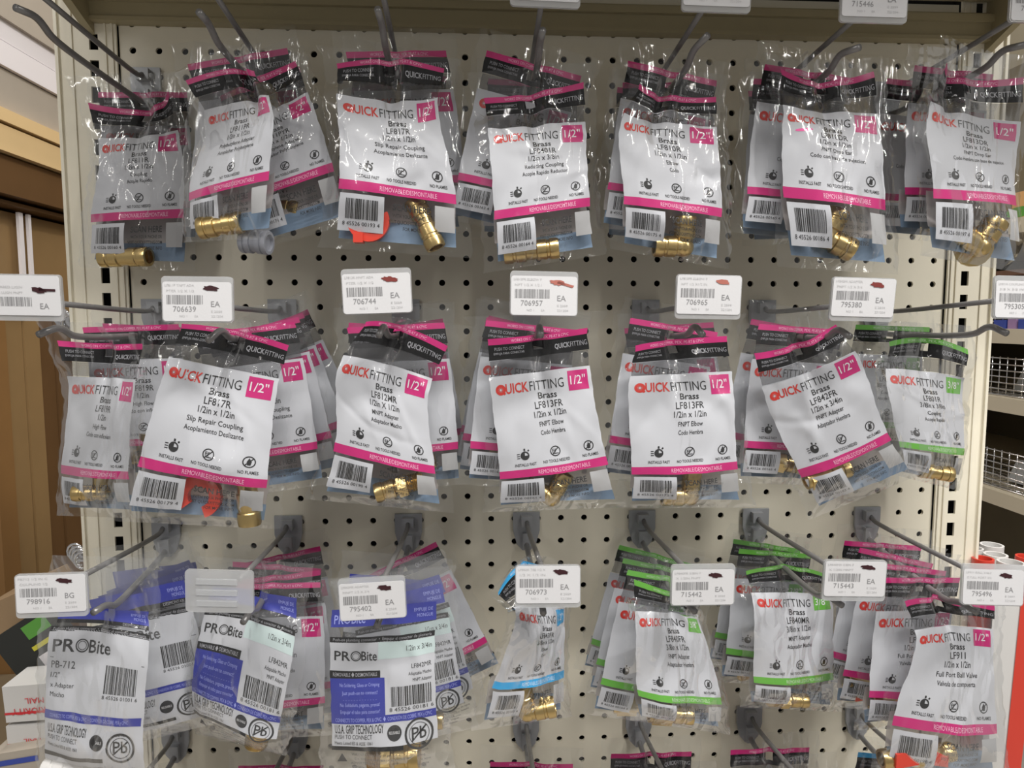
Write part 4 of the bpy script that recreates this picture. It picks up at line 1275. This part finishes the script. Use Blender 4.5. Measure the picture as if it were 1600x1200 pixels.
def boxthing(name, label, cat, px0, px1, py0, py1, D, depth, m, roll=0.0, grp=None, yaw=0.0):
    a = at(px0, py1, D); b = at(px1, py0, D)
    c = (a + b) / 2
    o = empty(name, c, label, cat, grp)
    w, h = abs(b[0] - a[0]) / 2, abs(b[2] - a[2]) / 2
    mb = MB(); mb.box(-w, w, 0, depth, -h, h)
    link('carton', mb.mesh('carton'), m, o)
    o.rotation_euler = (0, math.radians(roll), math.radians(yaw))
    return o, w, h


def decal(o, name, w, h, m, pts, y=-.0008):
    mb = MB(); v = [((x - .5) * 2 * w, y, -(z - .5) * 2 * h) for x, z in pts]; mb.add(v, [tuple(range(len(v)))])
    return link(name, mb.mesh(name), m, o)


def decal_text(o, txt, w, h, x, z, ch, m, rot=0.0, wd=None):
    k = Ink(); k.text(txt, 0, 0, ch, 'c', w=wd, rot=rot)
    v = np.concatenate(k.v)
    V = np.stack([(x - .5) * 2 * w + v[:, 0], np.full(len(v), -.0012), -(z - .5) * 2 * h - v[:, 1]], 1)
    return link('lettering', pymesh('lettering', V, k.f), m, o)


def _sq(x0, x1, z0, z1): return [(x0, z0), (x1, z0), (x1, z1), (x0, z1)]


o, w, h = boxthing('mailing_box', 'white cardboard mailing box with red lines, lying under the brown doors at the lower left', 'box', 8, 72, 1070, 1128, -.10, .05, 'white_plastic', -3)
decal(o, 'red_line', w, h, 'print_red', _sq(0, 1, .72, .78))
decal_text(o, 'PRIORITY', w, h, .62, .62, .008, 'print_red', math.pi, .045)
decal_text(o, 'MAIL', w, h, .72, .35, .007, 'print_red', math.pi, .022)
o, w, h = boxthing('mailing_box', 'second white mailing box with a red line, under the first one at the lower left', 'box', 12, 76, 1132, 1168, -.10, .05, 'white_plastic', -2)
decal(o, 'red_line', w, h, 'print_red', _sq(0, 1, .80, .88))
decal_text(o, 'MAIL', w, h, .6, .6, .006, 'print_red', math.pi, .02)
o, w, h = boxthing('product_carton', 'black carton with green and yellow stripes above the mailing boxes at lower left', 'box', 6, 96, 968, 1058, -.16, .03, 'card_black', -33)
decal(o, 'green_stripe', w, h, 'card_green', _sq(.55, 1, .10, .35)); decal(o, 'yellow_stripe', w, h, 'card_yellow', _sq(.5, 1, .48, .56)); decal(o, 'pale_stripe', w, h, 'fascia_white', _sq(.5, 1, .68, .90))
o, w, h = boxthing('kraft_carton', 'brown kraft carton tilted behind the price tag at the lower left', 'box', -30, 55, 935, 990, -.20, .10, 'card_kraft', -24)
o, w, h = boxthing('paper_stack', 'grey and blue folded papers at the very bottom left corner', 'papers', -10, 70, 1172, 1230, -.08, .10, 'fascia_grey', -8)
decal(o, 'blue_edge', w, h, 'card_blue', _sq(0.1, .9, .2, .35))
mb = MB(); mb.box(-1.2, -0.06, .02, .60, float(at(0, 1240, -.2)[2]) - .06, float(at(0, 1240, -.2)[2]) - .03); tag(mb.build('trim_4', 'wall_drab'), kind='structure')


def chrome_bunch(px, py, label):
    p = at(px, py, -.035); o = empty('chrome_bracket', p, label, 'bracket')
    for k in range(4):
        mb = MB(); c = (k - 1.5) * .0045
        mb.tube([(c + .008 * math.cos(t * .5), -.004 * k, .009 * math.sin(t * .5) - .002 * k) for t in range(11)], .0014, 8)
        link('loop', mb.mesh('loop', True), 'chrome', o)
    mb = MB(); mb.box(-.012, .012, .002, .005, -.012, .006); link('clip_plate', mb.mesh('clip_plate'), 'chrome', o)


chrome_bunch(108, 497, 'shiny chrome bracket loops beside the upright, under the cut off left price tag')
chrome_bunch(127, 862, 'shiny chrome bracket loops beside the upright, above the tag printed 798916')

# ------------------------------------------------------------------ right background: wire shelves of the next bay and plastic pipes
mat('shelf_beige', (0.62, 0.55, 0.42), 0.5); mat('dark_wall', (0.16, 0.135, 0.09), 0.8, vary=0.3, bscale=30)
XR = 1.35
def rz(y, x=1600): return float(atx(x, y, XR)[2])
bay = empty('wire_shelving', (XR, .2, rz(1100)), 'beige shelving with wire baskets in the next bay at the right edge', 'shelving')
for y, m in ((352, 'shelf_beige'), (528, 'shelf_beige'), (640, 'shelf_beige'), (795, 'shelf_beige')):
    mb = MB(); mb.box(XR, XR + .5, .02, 1.3, rz(y) - .012, rz(y) + .016)
    buildrel(mb, 'shelf_board', m, bay)
mb = MB(); mb.box(XR + .5, XR + .52, .02, 1.3, rz(1300), rz(-100)); buildrel(mb, 'back_panel', 'dark_wall', bay)
for sy in (.25, .75, 1.25):
    mb = MB(); mb.box(XR + .01, XR + .03, sy, sy + .02, rz(1300), rz(200)); buildrel(mb, 'shelf_post', 'shelf_beige', bay)
mb = MB(); mb.box(.86, 2.0, 1.30, 1.34, -1.7, 1.2); tag(mb.build('wall_right', 'dark_wall'), kind='structure')


def basket(y, grp, lab):
    z = rz(y) + .018
    o = empty('wire_basket', (XR + .02, .3, z), lab, 'wire basket', grp)
    for nm, vert in (('long_wire', 0), ('cross_wire', 1)):
        mb = MB()
        if not vert:
            for k in range(7):
                for xx in (0, .012 + .03 * k):
                    mb.tube([(xx, 0, .012 * k if xx == 0 else 0), (xx, .85, .012 * k if xx == 0 else 0)], .0013, 6)
        else:
            for k in range(44):
                mb.tube([(.20, .02 * k, 0), (0, .02 * k, 0), (0, .02 * k, .075)], .0013, 6)
        link(nm, mb.mesh(nm, True), 'chrome', o)
    return o


basket(528, 'wire baskets in the next bay', 'bright wire basket on the upper beige shelf at right edge, below blue packets')
basket(640, 'wire baskets in the next bay', 'bright wire basket on the middle beige shelf at the right edge')
basket(795, 'wire baskets in the next bay', 'bright wire basket on the lowest beige shelf at right edge, above the pipes')


def sidebox(px0, px1, y0, y1, m, lab, nm='product_carton', grp=None):
    p = atx(px0, y1, XR + .015); q = atx(px1, y0, XR + .015)
    c = (p + q) / 2; o = empty(nm, c, lab, 'box', grp)
    mb = MB(); mb.box(0, .12, q[1] - c[1], p[1] - c[1], p[2] - c[2], q[2] - c[2])
    link('carton', mb.mesh('carton'), m, o)
    return o


o = sidebox(1580, 1635, 290, 345, 'card_orange', 'orange brown carton with a green oval on the top shelf at right edge')
mb = MB(); n = 14
mb.add([(-.001, .035 * math.cos(2 * math.pi * k / n) + .02, .010 * math.sin(2 * math.pi * k / n) - .012) for k in range(n)], [tuple(range(n))]); link('green_oval', mb.mesh('green_oval'), 'card_green', o)
sidebox(1552, 1572, 500, 516, 'card_blue', 'small blue packet at the right edge, left of the violet packet')
sidebox(1590, 1610, 498, 520, 'card_blue', 'blue carton at the right edge behind the tip of the rightmost hook')
mat('packet_grey', (.45, .46, .47), .3); mat('card_violet', (.35, .22, .42), .5); mat('card_brown', (.16, .08, .05), .5)
sidebox(1574, 1588, 496, 514, 'card_violet', 'violet packet between two blue ones at the right edge')
sidebox(1555, 1600, 420, 432, 'card_brown', 'dark brown packet just above the tag printed 795305')


rnd = random.Random(9)
for n_, yy, word in ((0, 520, 'upper'), (1, 632, 'middle'), (2, 787, 'lowest')):
    for k in (1, 2):
        z0 = rz(yy + 8) + .022; y0 = .36 + .085 * k
        h_ = (.055, .07, .05, .065)[k]
        o = empty('clear_packet', (XR + .13, y0, z0), 'pale grey packet in the %s wire basket, %s the right picture edge' % (word, ('', 'cut by', 'just inside')[k]), 'packet', 'packets in the wire baskets')
        mb = MB(); mb.hexa([(-.06, 0, 0), (.05, 0, 0), (.05, .075, 0), (-.06, .075, 0)], [(-.05, .01, h_), (.04, .01, h_ * .8), (.04, .065, h_ * .7), (-.05, .065, h_ * .9)])
        link('packet_body', mb.mesh('packet_body'), 'packet_grey', o)


def pipe(px, py, D, r, m, lean, lab, grp, colname):
    p = at(px, py, D)
    o = empty('plastic_pipe', p, lab, 'pipe', grp)
    mb = MB(); Lh = .62
    mb.lathe([(r, -Lh), (r, 0), (r * .8, 0), (r * .8, -.06), (.0001, -.06)], Matrix.Rotation(math.radians(lean), 4, 'Y'), 24)
    b = link('pipe_wall', mb.mesh('pipe_wall', True), m, o)
    md = b.modifiers.new('edge', 'EDGE_SPLIT'); md.split_angle = math.radians(40)


for px, py, D, r, m, lean, lab, cn in (
        (1536, 872, .010, .0110, 'red_plastic', 0, 'red plastic pipe standing beside the upright, leftmost of the pipes', 'r'),
        (1550, 851, -.075, .0130, 'white_plastic', 0, 'white plastic pipe, tallest of those behind the red pipe', 'w'),
        (1523, 856, -.052, .0095, 'white_plastic', 0, 'white plastic pipe half hidden behind the upright', 'w'),
        (1556, 866, -.030, .0125, 'white_plastic', 0, 'white plastic pipe in front of the tallest white one', 'w'),
        (1580, 878, .006, .0140, 'white_plastic', 1.5, 'wide white plastic pipe leaning at the right, mouth behind the tag printed 795496', 'w'),
        (1606, 870, -.022, .0125, 'red_plastic', 1.5, 'red plastic pipe cut off by the right edge of the picture', 'r')):
    pipe(px, py, D, r, m, lean, lab, 'plastic pipes beside the upright', cn)
mb = MB()
b0 = empty('pipe_bin_panel', at(1575, 1050, .04), 'tall white panel edged in red below the pipes at the right edge', 'panel')
def pp(x, y, D): return at(x, y, D) - np.array(b0.location)
mb.hexa([pp(1553, 935, .034), pp(1596, 935, .034), pp(1566, 1230, .034), pp(1530, 1230, .034)], [pp(1553, 935, .028), pp(1596, 935, .028), pp(1566, 1230, .028), pp(1530, 1230, .028)])
link('white_face', mb.mesh('white_face'), 'white_plastic', b0)
mb = MB()
mb.hexa([pp(1596, 935, .035), pp(1625, 935, .035), pp(1592, 1230, .035), pp(1566, 1230, .035)], [pp(1596, 935, .028), pp(1625, 935, .028), pp(1592, 1230, .028), pp(1566, 1230, .028)])
link('red_edge', mb.mesh('red_edge'), 'red_plastic', b0)
